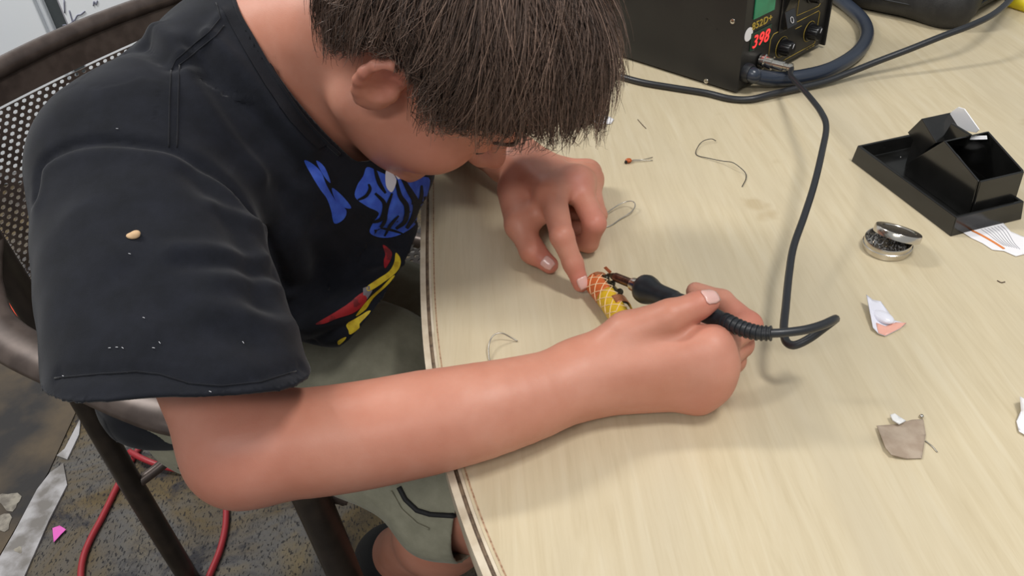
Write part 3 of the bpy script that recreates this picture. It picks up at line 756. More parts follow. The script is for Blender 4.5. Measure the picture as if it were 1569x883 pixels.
# folds: (pixel polyline on the cloth, width, height)
def polyline3(px, n=4, hit=hit0):
    q = []; px = catmull([V(*p) for p in px], 4)
    for a, b in zip(px[:-1], px[1:]):
        for k in range(n):
            t = k / n; h, _ = hit(a[0] + (b[0] - a[0]) * t, a[1] + (b[1] - a[1]) * t)
            if h is not None and abs(_ @ unit(ray(a[0], a[1]))) > .22: q.append(h)
    h, _ = hit(*px[-1])
    if h is not None: q.append(h)
    return np.array(q)
ARMHOLE = [(52, 300), (64, 250), (108, 224), (163, 216), (215, 221), (265, 232), (325, 262), (372, 305), (410, 370), (440, 440)]
FOLDS = [([(300, 72), (350, 120), (410, 190), (470, 260)], .011, -.011), ([(322, 62), (400, 150), (470, 235)], .010, .009), ([(312, 120), (360, 190), (420, 270), (450, 330)], .012, -.007), ([(290, 110), (345, 190), (400, 265)], .010, .006), ([(268, 95), (200, 55), (130, 60), (85, 95)], .011, -.009), ([(275, 80), (220, 40), (150, 38)], .012, .008),
         ([(342, 25), (300, 70), (268, 92)], .006, .0025), (ARMHOLE, .0055, -.0055), ([(p[0] + 2, p[1] + 12) for p in ARMHOLE], .010, .0022),
         ([(300, 265), (350, 330), (385, 400), (400, 460)], .012, -.005), ([(330, 310), (400, 350)], .008, .004), ([(270, 385), (340, 388), (410, 400)], .009, .0035), ([(280, 402), (350, 402), (420, 416)], .008, -.0035),
         ([(330, 430), (400, 432), (446, 450)], .008, .003), ([(320, 478), (390, 486), (450, 500)], .010, .003), ([(200, 420), (250, 470), (300, 500), (380, 520)], .013, -.003), ([(120, 330), (200, 420), (240, 500)], .016, .003),
         ([(90, 574), (200, 570), (250, 574), (330, 590), (462, 562)], .0045, -.0022), ([(440, 300), (480, 380), (500, 440)], .012, -.005), ([(400, 260), (450, 340), (470, 420)], .012, .004), ([(500, 340), (560, 390), (600, 400)], .012, -.006),
         ([(520, 290), (560, 340), (610, 372)], .010, -.006), ([(470, 500), (540, 460), (600, 408)], .010, .005), ([(462, 470), (500, 440), (560, 400)], .012, -.004), ([(470, 530), (540, 495), (590, 445)], .007, -.005)]
nrm = grad(SHIRT, sv)
disp = .0016 * vnoise(sv, 55, 3) + .0009 * vnoise(sv, 130, 4)
for px, w, h in FOLDS:
    q = polyline3(px)
    if not len(q): continue
    dm = np.full(len(sv), 9.)
    near = np.linalg.norm(sv - q.mean(0), axis=1) < np.linalg.norm(q - q.mean(0), axis=1).max() + .05
    dd = np.linalg.norm(sv[near][:, None] - q[None], axis=2).min(1); dm[near] = dd
    disp += h * np.exp(-(dm / w) ** 2)
sv = sv + nrm * disp[:, None]
# openings
def plane_through(a, b, c, toward):
    n = unit(np.cross(b - a, c - a)); n = n if (np.asarray(toward) - a) @ n > 0 else -n; return a, n
c1, c2, c3 = [hit0(*p)[0] for p in ((368, 20), (443, 140), (515, 222))]
pa, pn = plane_through(c1, c2, c3, HM)
h1_, h2_, h3_ = [hit0(*p)[0] for p in ((96, 600), (322, 614), (455, 584))]
ha_, hn_ = plane_through(h1_, h2_, h3_, SLC1 + SAX * .3)
f1_, f2_, f3_ = [hit0(*p)[0] for p in ((596, 440), (545, 510), (478, 551))]
fa_, fn_ = plane_through(f1_, f2_, f3_, V(-.1, .6, .3))
def g_open(Q):
    g = np.minimum((Q - pa) @ pn, .115 - np.linalg.norm(Q - (NB + V(.05, -.01, -.01)), axis=1))
    hem = (Q - ha_) @ hn_; edge = (Q - SLC1) @ SU; hem = hem + .004 * np.sin(edge / .08 * 2.6 + .6)
    g = np.maximum(g, np.minimum(hem, .18 - np.linalg.norm(Q - SLC1, axis=1)))
    ua = unit(EL - SL); g = np.maximum(g, np.minimum((Q - (SL + (EL - SL) * .75)) @ ua, .12 - np.linalg.norm(Q - (SL + (EL - SL)), axis=1)))
    f = (Q - V(-.36, .80, 0)) @ DV
    bot = .50 - Q[:, 2]
    g = np.maximum(g, np.minimum((Q - fa_) @ fn_, (f + .03) * .5))
    return np.maximum(g, bot)
sv2, sf2 = cut_open(sv.copy(), sf, g_open)
shirt = np_mesh('t_shirt', sv2, sf2, M_SHIRT, person); tag(shirt, 'black T-shirt with blue, yellow and red print')
_s = shirt.modifiers.new('thickness', 'SOLIDIFY'); _s.thickness = .0022; _s.offset = -1
sb = BVHTree.FromPolygons([tuple(v) for v in sv2.tolist()], sf2.tolist()); hit = hitfn(sb)
def drape(name, poly, m, parent, lift=.0004, cell=5, hit=None):
    """print or patch traced on the cloth: every vertex sits on the cloth surface"""
    hit = hit or globals()['hit']
    pts = [Vector(p) for p in poly]; n = len(pts); xs_ = [p[0] for p in poly]; ys_ = [p[1] for p in poly]
    x = min(xs_)
    dense = []
    for i in range(n):
        a, b = Vector(poly[i]), Vector(poly[(i + 1) % n]); k = max(1, int((b - a).length / cell))
        dense += [a + (b - a) * (j / k) for j in range(k)]
    n = len(dense); pts = dense[:]
    while x < max(xs_):
        y = min(ys_)
        while y < max(ys_): pts.append(Vector((x + .37, y + .21))); y += cell
        x += cell
    v, e, f, *_ = delaunay_2d_cdt(pts, [], [list(range(n))], 1, 1e-4)
    vv = []; bad = set()
    for i, p in enumerate(v):
        h, nr = hit(p.x, p.y)
        if h is None: bad.add(i); vv.append((0, 0, 0))
        else: vv.append(h + nr * lift * (1 if nr @ ray(p.x, p.y) < 0 else -1))
    f = [t for t in f if not any(i in bad for i in t) and max(np.linalg.norm(np.array(vv[t[a]]) - np.array(vv[t[(a + 1) % 3]])) for a in range(3)) < .04]
    par = list(range(len(vv)))                                     # keep the largest connected piece
    def root(i):
        while par[i] != i: par[i] = par[par[i]]; i = par[i]
        return i
    for t in f: par[root(t[0])] = root(t[1]); par[root(t[1])] = root(t[2])
    cnt = {}
    for t in f: r = root(t[0]); cnt[r] = cnt.get(r, 0) + 1
    if not cnt: return None
    best = max(cnt, key=cnt.get); f = [t for t in f if root(t[0]) == best]
    used = sorted({i for t in f for i in t}); ren = {o: k for k, o in enumerate(used)}
    return me_obj(name, [vv[i] for i in used], [tuple(ren[i] for i in t) for t in f], m, parent, True)
def closed(poly, n=4):
    p = [V(*q) for q in poly]; m = len(p); out = []
    for i in range(m):
        a, b, c, d = p[i - 1], p[i], p[(i + 1) % m], p[(i + 2) % m]
        for k in range(n):
            t = k / n; out.append(tuple(0.5 * (2 * b + (c - a) * t + (2 * a - 5 * b + 4 * c - d) * t * t + (3 * b - a - 3 * c + d) * t ** 3)))
    return out
def stroke(px, w):
    p = catmull([V(*q) for q in px], 6); L_, R_ = [], []
    for i in range(len(p)):
        t = unit(p[min(i + 1, len(p) - 1)] - p[max(i - 1, 0)]); k = w * (.35 + .65 * math.sin(math.pi * min(1, max(0, .08 + .84 * i / (len(p) - 1))))); L_.append(tuple(p[i] + V(-t[1], t[0]) * k)); R_.append(tuple(p[i] - V(-t[1], t[0]) * k))
    return L_ + R_[::-1]
for poly in ([(466, 246), (478, 250), (492, 264), (500, 284), (514, 308), (530, 322), (526, 336), (512, 342), (507, 322), (500, 304), (490, 290), (478, 270)], [(484, 246), (497, 256), (506, 280), (496, 270)], [(508, 288), (524, 300), (538, 318), (526, 318), (514, 308)],
             [(544, 302), (547, 284), (556, 270), (562, 256), (578, 262), (598, 270), (622, 274), (656, 272), (655, 296), (646, 326), (632, 348), (606, 362), (582, 364), (566, 356), (572, 340), (580, 326), (562, 316)]):
    drape('blue_print', closed(poly), M_BLUE, shirt)
for px, w in (([(573, 258), (580, 280), (590, 296)], 3.2), ([(548, 306), (560, 300), (566, 290), (564, 282)], 2.6), ([(574, 296), (588, 312), (584, 334), (570, 340)], 3.4), ([(600, 296), (592, 318), (588, 340), (578, 352)], 3.0), ([(606, 276), (612, 300), (622, 316), (620, 338), (606, 350)], 4.0),
              ([(616, 274), (626, 292), (636, 310), (634, 330), (622, 350)], 5.0), ([(645, 284), (644, 304), (634, 330)], 3.0), ([(588, 362), (598, 344), (610, 330)], 2.4), ([(656, 300), (648, 312), (640, 340)], 2.4), ([(580, 348), (600, 352), (616, 358)], 2.0)):
    drape('print_outline', stroke(px, w), M_SEAM, shirt, lift=.0009, cell=3)
for poly in ([(590, 262), (600, 266), (606, 276), (602, 290), (597, 294), (590, 284)], [(603, 266), (612, 270), (609, 275)]): drape('white_print', closed(poly), M_WPRINT, shirt, lift=.0013)
for poly in ([(606, 388), (613, 396), (613, 408), (604, 420), (588, 432), (566, 446), (562, 440), (578, 428), (596, 416), (604, 402)], [(600, 424), (604, 424), (592, 438), (572, 456), (560, 474), (546, 484), (548, 478), (566, 456), (584, 440)],
             [(531, 496), (548, 486), (566, 476), (570, 484), (562, 492), (538, 512), (534, 506)], [(518, 522), (530, 516), (528, 521), (519, 528)]): drape('yellow_print', closed(poly), M_YPRINT, shirt, lift=.0006)
for poly in ([(484, 496), (504, 484), (530, 468), (556, 448), (562, 456), (556, 468), (540, 480), (516, 488), (496, 496)], [(586, 376), (594, 380), (600, 388), (598, 400), (590, 412), (588, 400), (590, 390)]): drape('red_print', closed(poly), M_RPRINT, shirt, lift=.0005)
for poly in ([(556, 442), (566, 438), (570, 446), (562, 458), (556, 452)],): drape('grey_print', poly, M_GPRINT, shirt, lift=.0006)
drape('blue_print', [(566, 478), (578, 466), (582, 470), (574, 482)], M_BLUE, shirt, lift=.0006)
def seam(px, r=.0006, lift=.0003, name='seam'):
    q = []
    for a, b in zip(px[:-1], px[1:]):
        for k in range(6):
            t = k / 6; h, n = hit(a[0] + (b[0] - a[0]) * t, a[1] + (b[1] - a[1]) * t)
            if h is not None and (not q or np.linalg.norm(h - q[-1]) < .03): q.append(h + n * lift)
    if len(q) > 3: tube(name, q, r, M_SEAM, shirt, seg=6, n=1)
seam([(262, 108), (260, 150), (259, 200), (259, 231)]); seam([(275, 100), (273, 150), (272, 200), (271, 232)])
seam([(262, 108), (270, 92), (290, 74), (320, 50), (338, 28), (330, 0)]); seam([(275, 100), (300, 80), (330, 56), (346, 36)])
seam([(84, 580), (150, 574), (210, 570), (245, 574), (290, 588), (340, 592), (400, 586), (464, 566)], .0006, name='hem_stitch')
# ribbed collar band just below the opening
cp = []
for px in [(358, -20), (368, 15), (390, 55), (415, 98), (440, 138), (470, 180), (500, 212), (522, 232)]:
    h, n = hit(px[0] - 3, px[1] + 5)
    if h is not None: cp.append(h + n * .0008)
if len(cp) > 3: tube('collar_edge', cp, .0018, M_SEAM, shirt, seg=8, n=5)
_e = [(362, 2), (376, 30), (392, 60), (410, 92), (428, 122), (446, 148), (466, 176), (488, 200), (508, 219)]
drape('collar', _e + [(x - 22 - .01 * k, y + 10) for k, (x, y) in enumerate(_e[::-1])], M_SEAM, shirt, lift=.0012, cell=6)
h, n = hit(204, 363)
fl = ell(h + n * .001, (.0042, .0028, .0016), np.stack([unit(np.cross(n, RC[:, 1])), unit(np.cross(n, np.cross(n, RC[:, 1]))), n], 1))
v_, f_ = mesh_sdf(U([fl, ell(h + n * .001 + RC[:, 0] * .002 - RC[:, 1] * .0015, (.0028, .0026, .0018))], .002), .0006)
tag(np_mesh('crumb', v_, f_, M_FLECK), 'small tan crumb sticking to the black T-shirt sleeve', 'crumb')
for x, y, a in ((98, 577, .4), (322, 602, 1.0), (245, 526, .9), (236, 534, .2), (221, 488, .5), (199, 390, .3), (169, 534, .0), (180, 533, .1), (189, 534, .6), (372, 526, 1.2), (180, 198, 0)):
    h, n = hit(x, y)
    if h is not None:
        t = RC[:, 0] * math.cos(a) + RC[:, 1] * math.sin(a); t = unit(t - n * n.dot(t)); tube('lint', [h + n * .0007 - t * .0008, h + n * .0008, h + n * .0007 + t * .0008], .0002, M_LINT, shirt, seg=5, n=2)

# ------------------------------------------------------------------ shorts and shoes
def shorts_node():
    pel = ell((-.345, .795, .55), (.15, .178, .125), TB)
    kr = HR_ + (KR - HR_) * 1.02; kl = HL_ + (KL - HL_) * 1.02
    r = U([cone(HR_ + V(0, .01, .01), kr + V(0, 0, -.004), .076, .072), ell(KR + V(-.06, .01, -.03), (.05, .055, .045), TB)], .03); l = cone(HL_ + V(0, 0, -.005), kl, .092, .084)
    lap = ell(P(540, 545, .625), (.10, .075, .055), TB)
    hip = ell(V(-.425, .690, .455), (.05, .03, .04), TB)
    return U([pel, (r, .03), (l, .03), (hip, .02), (lap, .04)])
SHORTS = shorts_node(); pv, pf = mesh_sdf(SHORTS, .0045)
pn_ = grad(SHORTS, pv)
tl = (pv - HR_) @ unit(KR - HR_)
pv = pv + pn_ * (.004 * vnoise(pv * V(1, 1, .6), 60, 8) + .0022 * vnoise(pv, 150, 9))[:, None]
def g_sh(Q):
    a = unit(KR - HR_); b = unit(KL - HL_)
    g1 = np.minimum((Q - KR) @ a + .018, .16 - np.linalg.norm(Q - KR, axis=1)); g2 = np.minimum((Q - KL) @ b + .018, .16 - np.linalg.norm(Q - KL, axis=1))
    return np.maximum(np.maximum(g1, g2), Q[:, 2] - .665 - 3 * np.clip((Q - V(-.36, .80, 0)) @ DV - .06, 0, 1))
pv, pf = cut_open(pv, pf, g_sh)
shorts = np_mesh('shorts', pv, pf, M_KHAKI, person); tag(shorts, 'khaki cargo shorts')
_s = shorts.modifiers.new('thickness', 'SOLIDIFY'); _s.thickness = .0025; _s.offset = -1
pb = BVHTree.FromPolygons([tuple(v) for v in pv.tolist()], pf.tolist()); hitp = hitfn(pb)
def on_shorts(px, r, m, name, lift=.001):
    q = []
    for a, b in zip(px[:-1], px[1:]):
        for k in range(6):
            t = k / 6; h, n = hitp(a[0] + (b[0] - a[0]) * t, a[1] + (b[1] - a[1]) * t)
            if h is not None: q.append(h + n * lift)
    if len(q) > 3: tube(name, q, r, m, shorts, seg=6, n=1)
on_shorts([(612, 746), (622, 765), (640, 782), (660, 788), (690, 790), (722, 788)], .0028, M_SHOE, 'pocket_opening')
on_shorts([(600, 752), (616, 780), (640, 802), (662, 812)], .0012, M_KHAKI, 'pocket_seam', .0012)
on_shorts([(545, 770), (552, 800), (560, 830)], .001, M_KHAKI, 'side_seam', .001)
def blob(name, node, m, res=.002, parent=None): v, f2 = mesh_sdf(node, res); v = v + grad(node, v) * (.0012 * vnoise(v, 330, 6))[:, None]; return np_mesh(name, v, f2, m, parent or shorts)
blob('pocket_flap', U([cone(P(244, 662, .475), P(262, 690, .462), .011, .010), cone(P(262, 690, .462), P(298, 716, .452), .009, .008), cone(P(255, 665, .476), P(300, 700, .465), .012, .012)], .01), M_KHAKI)
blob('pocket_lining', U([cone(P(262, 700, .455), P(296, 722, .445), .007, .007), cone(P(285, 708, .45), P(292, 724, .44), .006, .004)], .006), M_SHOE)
tube('pocket_cord', [P(250, 686, .470), P(254, 700, .455), P(264, 714, .447)], .0012, M_KHAKI, shorts, seg=6)
def shoe(ank, toe, nm):
    f = unit(toe - ank); s = U([cone(ank + V(0, 0, .0), ank + f * .02, .043, .045), cone(ank + f * .02, toe, .042, .034), ell(ank + f * .02 - DV * .025, (.042, .04, .04))], .03)
    v, f2 = mesh_sdf(s, .005); o = np_mesh('shoe', v, f2, M_SHOE, person)
    tube('shoe_lace', [ank + f * .05 + V(0, 0, .012) + NV * .02, ank + f * .055 + V(0, 0, .02), ank + f * .05 + V(0, 0, .012) - NV * .02], .003, M_SOLE, o, seg=6, n=4)
    sl = lathe('sole', [(0, .03), (.001, .046), (.012, .048), (.013, .03)], toe + V(0, 0, -.04), V(0, 0, 1), M_SOLE, o); return o
shoe(AR, AR + V(.035, -.02, -.165), 'r'); shoe(AL, AL + V(.13, -.07, -.05), 'l')

# ------------------------------------------------------------------ hair
HC = V(-.004, 0, .047); HRD = V(.101, .081, .088)
NS = 17000; ST = 12
rng = np.random.RandomState(11)
crown = unit(V(-.42, .0, .9))
n0 = rng.normal(size=(NS * 3, 3)); n0 /= np.linalg.norm(n0, axis=1)[:, None]
def hairline(f):        # lowest height of the roots along the head, in head units
    return np.interp(f, [-.10, -.075, -.056, -.044, -.03, .008, .018, .03, .05, .065, .08, .1], [-.066, -.056, -.035, .03, .052, .052, .036, .04, .056, .066, .08, .088])
loc = HC + n0 * HRD
ok = loc[:, 2] > hairline(loc[:, 0]); n0 = n0[ok][:NS]; NS = len(n0)
lay = rng.uniform(0, 1, NS) ** .8
_lock = np.argmax(n0 @ n0[:1000].T, axis=1); jit = rng.normal(size=1000)[_lock] * .009 + rng.normal(size=NS) * .003
G_L = HB.T @ V(0, 0, -1)                                       # gravity in head units
side = rng.normal(size=NS) * .26
pos = np.zeros((ST, NS, 3)); n = n0.copy(); free = np.zeros(NS, bool); stop = np.zeros(NS, bool)
p = HC + n * HRD * (1.0 + .01 * lay[:, None]); pos[0] = p; dirv = None
L = rng.uniform(.08, .13, NS); stp = L / (ST - 1)
for s in range(1, ST):
    n = (p - HC) / HRD; n /= np.linalg.norm(n, axis=1)[:, None]
    t = -(crown - (n @ crown)[:, None] * n); t /= np.maximum(np.linalg.norm(t, axis=1), .05)[:, None]
    t = t + np.cross(n, t) * (side + .22 * np.sin(n[:, 1] * 5 + 1))[:, None] + V(.16, 0, -.05)
    t -= (t * n).sum(1)[:, None] * n; t /= np.linalg.norm(t, axis=1)[:, None]
    if dirv is None: dirv = t
    fr = (p[:, 0] > .078) & (p[:, 2] < .085)
    free |= fr
    new = np.where(free[:, None], dirv * .9 + G_L * .12 + t * .05, t * .75 + dirv * .25); new /= np.linalg.norm(new, axis=1)[:, None]
    dirv = new
    q = p + dirv * stp[:, None]
    m = (q - HC) / HRD; rad = np.linalg.norm(m, axis=1)
    want = 1.03 + (.07 + .24 * lay * (1 + .7 * np.clip(n[:, 0], 0, 1) + .5 * np.clip(n[:, 2], 0, 1))) * np.sqrt(s / ST) + .02 * np.sin(n0[:, 1] * 31 + n0[:, 0] * 23)
    q = np.where(free[:, None], q, HC + m / rad[:, None] * want[:, None] * HRD)
    lim = np.interp(q[:, 0], [-.11, -.065, -.05, -.04, .006, .018, .03, .05, .07, .09, .12], [-.085, -.066, -.04, .046, .048, .030, .036, .050, .064, .078, .084]) + jit + .014 * np.clip(q[:, 1] / .04, 0, 1) * np.clip((q[:, 0] - .05) / .03, 0, 1)
    stop |= q[:, 2] < lim
    q = np.where(stop[:, None], p, q)
    pos[s] = q; p = q
# gather strands into locks
NG = 1000; gd = n0[:NG]; near = np.argmax(n0 @ gd.T, axis=1)
w = np.linspace(0, 1, ST)[:, None, None]
off = pos[0] - pos[0][near]
pos = pos + (pos[:, near] + off[None] * .35 - pos) * .72 * w ** .7
pos += rng.normal(size=(1, NS, 3)) * .0026 * w ** 1.3
_ph = rng.uniform(0, 6.28, 1000)[near] + rng.normal(size=NS) * .5; _am = (.0022 + .0022 * rng.uniform(size=1000))[near]
_dir = rng.normal(size=(1000, 3))[near]; pos += (np.sin(np.linspace(0, 1, ST)[:, None] * 5.5 + _ph[None]) * _am[None])[..., None] * _dir[None] * w
wpos = HM + (pos.reshape(-1, 3) * HS) @ HB.T; wpos = wpos.reshape(ST, NS, 3)
tan = np.gradient(wpos, axis=0); tan /= np.maximum(np.linalg.norm(tan, axis=2), 1e-9)[..., None]
ref = unit(V(.3, .2, .93)); u = np.cross(tan, ref); u /= np.maximum(np.linalg.norm(u, axis=2), 1e-9)[..., None]; w2 = np.cross(tan, u)
rr = (.00036 * rng.uniform(.7, 1.35, NS))[None, :, None] * (1 - .85 * np.linspace(0, 1, ST) ** 2.2)[:, None, None]
V3 = np.stack([wpos + rr * (u * math.cos(a) + w2 * math.sin(a)) for a in (0, 2.094, 4.189)], 2)     # ST, NS, 3, 3
idx = np.arange(ST * NS * 3).reshape(ST, NS, 3)
ff = np.concatenate([np.stack([idx[:-1, :, k], idx[:-1, :, (k + 1) % 3], idx[1:, :, (k + 1) % 3], idx[1:, :, k]], -1).reshape(-1, 4) for k in range(3)])
flat = V3.reshape(-1, 3)
seglen = np.linalg.norm(flat[ff[:, 0]] - flat[ff[:, 3]], axis=1); ff = ff[seglen > .0008]
# scalp mass under the strands
cap = ell(hd(*(HC)), (HRD + .0015) * HS, HB)
cv, cf_ = mesh_sdf(cap, .004)
lc = (cv - HM) @ HB / HS
cv2, cf2 = cut_open(cv, cf_, lambda Q: (lambda l: (hairline(l[:, 0]) + .006 - l[:, 2]))((Q - HM) @ HB / HS))
allv = np.concatenate([flat, cv2]); allf = np.concatenate([ff, cf2 + len(flat)])
hair = np_mesh('hair', allv, allf, M_HAIR, person); tag(hair, 'short dark brown hair falling forward')
tone = np.clip(.42 + .22 * rng.normal(size=NS) + .16 * rng.normal(size=NG)[near], 0, 1)
attr_v = np.concatenate([np.broadcast_to(tone[None, :, None], (ST, NS, 3)).ravel(), np.full(len(cv2), .08)])
if len(hair.data.vertices) == len(attr_v): attr(hair, 'strand', attr_v)
# brows and lashes
def facehair(name, pts, r, m):
    q = []
    for a in pts:
        o0 = hd(*a); h, nn, _, _ = bvh_body.find_nearest(Vector(o0)); q.append(np.array(h) + np.array(nn) * r * .6)
    tube(name, q, [r * .5, r, r, r * .4], m, person, seg=6, n=5)
for s in (1, -1):
    facehair('eyebrow', [(.078, s * .046, .030), (.088, s * .036, .035), (.092, s * .024, .034), (.093, s * .014, .030)], .0022, M_BROW)
    facehair('eyelash', [(.083, s * .045, .006), (.092, s * .037, .003), (.094, s * .028, .002), (.09, s * .019, .005)], .0011, M_HAIR)

# ------------------------------------------------------------------ rework station
S0 = V(.3034, .9311, ZT); E1 = V(.777, .6295, 0); E2 = V(-.6295, .777, 0); SW_, SD_, SH_ = .1955, .25, .135
def st(x, y, z): return S0 + E1 * x + E2 * y + V(0, 0, z)           # x along the front, y into the case, z up
station = empty('rework_station', tuple(st(SW_ / 2, SD_ / 2, 0))); tag(station, 'black soldering rework station with red 398 display, knobs and thick hose', 'solder station')
def sbox(name, x0, x1, y0, y1, z0, z1, m, parent=station, bevel=.0008):
    bm = bmesh.new(); add_box(bm, (x1 - x0, y1 - y0, z1 - z0), basis(st((x0 + x1) / 2, (y0 + y1) / 2, (z0 + z1) / 2), E1, E2)); return bm_obj(name, bm, m, parent, bevel=bevel)
FM = basis(st(0, 0, 0), E1, V(0, 0, 1))                             # front plane: x right, y up, z towards the viewer
def fmat(x, z, off=.0016): return basis(st(x, -off, z), E1, V(0, 0, 1))
sbox('case', 0.0, SW_ - .003, .0, SD_, .006, SH_, M_BLKMETAL, bevel=.001)
sbox('side_flange', SW_ - .003, SW_, -.006, SD_, .004, SH_ + .001, M_BLKMETAL)
sbox('side_flange', -.0012, .0, -.0022, SD_, .0035, SH_ + .001, M_BLKMETAL)
pan = sbox('front_panel', .001, SW_ - .004, -.0012, 0, .007, SH_ - .001, M_PANEL, bevel=0)
for x, y in ((.02, .02), (.175, .02), (.02, .22), (.175, .22)): lathe('foot', [(0, .007), (.0062, .008)], st(x, y, 0), V(0, 0, 1), M_RUBBER, station, 16)
sbox('air_display', .0168, .0598, -.0028, -.0012, .0905, .126, M_GREEN, pan, .0004)
sbox('display_lens', .016, .0585, -.0024, -.0012, .051, .0735, M_DGREEN, pan, .0003)
text_mesh('temperature_digits', '398', .0225, fmat(.0365, .0605, .0029), M_LED, pan, shear=.18, sx=.98, bold=.0001)
text_mesh('model_lettering', '852D+', .0125, fmat(.0375, .0812, .0016), M_GOLD, pan, sx=1.12, bold=.0002)
lathe('sticker', [(0, .0001), (.0004, .0085), (.0006, .0085), (.0007, .0001)], st(.0105, -.0012, .0745), -E2, M_WHITEPAPER, pan, 24)
def gold(px):
    tube('gold_line', [st(x, -.0014, z) for x, z in px], .00045, M_GOLD, pan, seg=5, n=1)
gold([(.0615, .020), (.0615, .052), (.067, .0575), (.170, .0575), (.1735, .054), (.1735, .0125), (.0675, .0125), (.0615, .020)])
gold([(.116, .125), (.116, .0665), (.168, .0640), (.1735, .0690), (.1735, .125)])
gold([(.118, .0488), (.132, .0488)]); gold([(.1545, .0095), (.158, .0095)]); gold([(.161, .0095), (.166, .0095)]); gold([(.168, .0095), (.1735, .0095)])
def arc(cx, cz, r, a0, a1): gold([(cx + r * math.cos(a), cz + r * math.sin(a)) for a in np.linspace(a0, a1, 14)])
arc(.0905, .0335, .0135, .6, 5.8); arc(.1545, .0345, .0135, .6, 5.8)
def knob(x, z):
    k = lathe('knob', [(0, .0115), (.002, .0118), (.0025, .0098), (.0145, .0088), (.0155, .0078)], st(x, -.0012, z), -E2, M_KNOB, station, 28)
    v, f = [], []
    for i in range(18):
        a = i / 18 * 6.283; c = E1 * math.cos(a) + V(0, 0, 1) * math.sin(a); tube_geo([st(x, -.004, z) + c * .0097, st(x, -.0145, z) + c * .0089], .0007, 4, v, f)
    me_obj('grip_ribs', v, f, M_KNOB, k)
    tube('pointer', [st(x, -.0168, z) + V(0, 0, .001), st(x, -.0168, z) + (E1 * .4 + V(0, 0, .9)) * .0072], .0005, M_WHITEPAPER, k, seg=5, n=1)
knob(.0905, .0335); knob(.1545, .0345); knob(.146, .086)
sbox('switch_bezel', .076, .1075, -.0035, -.0012, .0555, .108, M_KNOB, station, .0008)
bm = bmesh.new(); add_box(bm, (.022, .008, .0215), basis(st(.0918, -.0045, .0705), E1, E2 + V(0, 0, -.35))); add_box(bm, (.022, .008, .022), basis(st(.0918, -.0045, .092), E1, E2 + V(0, 0, .35))); rk = bm_obj('rocker_switch', bm, M_BLKPLASTIC, station, bevel=.0006)
tube('switch_mark', [st(.0918 + .003 * math.cos(a), -.0098 + .0016 * math.sin(a), .070 + .0035 * math.sin(a)) for a in np.linspace(0, 6.283, 13)], .0004, M_WHITEPAPER, rk, seg=5, n=1)
bolt = [(0, .0001), (.0002, .0034), (.0012, .003), (.0016, .0001)]
for y, z in ((.0145, .0905), (.0455, .006), (.21, .09), (.2, .012)):
    s = lathe('screw', bolt, st(-.0012, y, z), -E1, M_CHROME, station, 14); me_obj('slot', [st(-.0029, y - .0018, z - .0004), st(-.0029, y + .0018, z - .0004), st(-.0029, y + .0018, z + .0004), st(-.0029, y - .0018, z + .0004)], [(0, 1, 2, 3)], M_KNOB, s)
for y, z in ((.052, .085), (.0365, .0755)): lathe('vent_hole', [(0, .0001), (.0002, .0016), (.0003, .0001)], st(-.0012, y, z), -E1, M_KNOB, station, 10)
# thick air hose leaving the lower left of the panel, lying in a loop on the table
hs = st(.0135, 0, .026)
lathe('hose_collar', [(0, .0118), (.006, .0118), (.009, .0105)], st(.0135, -.001, .0255), -E2, M_RUBBER, station, 24)
tube('air_hose', [st(.0135, .004, .0255), st(.0138, -.012, .0245), P(1158, 117, .760), P(1190, 121, .753), P(1232, 117, .751), P(1275, 105, .751), P(1312, 82, .751), P(1328, 56, .751), P(1322, 32, .751), P(1300, 10, .752), P(1276, -8, .756), P(1240, -34, .775), P(1205, -60, .80)], .0092, M_HOSE, station, seg=18, n=10)

# ------------------------------------------------------------------ soldering iron with its cord and plug
TIP = P(931, 420, .7635); ENDB = P(1108, 491, .8080); AX = unit(ENDB - TIP); LI = np.linalg.norm(ENDB - TIP)
iron = empty('soldering_iron', tuple(P(1000, 443, .75))); tag(iron, 'black soldering iron held in the right hand, cord plugged into the station', 'soldering iron')
c0 = st(.044, -.0012, .0305); ca = unit(st(.054, -.044, .0275) - c0)
lathe('tip', [(0, .0006), (.003, .0012), (.0085, .0030), (.012, .0031)], TIP, AX, M_SOLDER, iron, 20)
lathe('barrel', [(.012, .0032), (.0125, .0040), (.040, .0040), (.0405, .0032)], TIP, AX, M_STEEL, iron, 24)
lathe('nut', [(.0375, .0045), (.038, .0058), (.042, .0062), (.045, .0062), (.0455, .0072), (.0485, .0072), (.049, .0045)], TIP, AX, M_CHROME, iron, 24)
lathe('grip', [(.0485, .0062), (.0495, .0092), (.052, .0116), (.056, .0122), (.061, .0112), (.067, .0092), (.074, .0084), (LI * .62, .0080), (LI * .64, .0072)], TIP, AX, M_RUBBER, iron, 28)
lathe('handle', [(LI * .62, .0070), (LI * .66, .0074), (LI * .9, .0072), (LI * .97, .0060), (LI, .0052)], TIP, AX, M_RUBBER, iron, 24)
bp = catmull([ENDB - AX * .004, ENDB + AX * .006, P(1138, 504, .811), P(1160, 510, .813), P(1181, 511, .815)], 6)
rr_ = np.interp(np.linspace(0, 1, len(bp)), [0, 1], [.0056, .0046])
bt = me_obj('strain_relief', *tube_geo(bp, list(rr_), 16), M_RUBBER, iron, True)
for i in range(4, len(bp), 2):
    t = unit(bp[min(i + 1, len(bp) - 1)] - bp[i - 1]); lathe('ring', [(-.0007, rr_[i]), (-.0005, rr_[i] + .0008), (.0005, rr_[i] + .0008), (.0007, rr_[i])], bp[i], t, M_RUBBER, bt, 18)
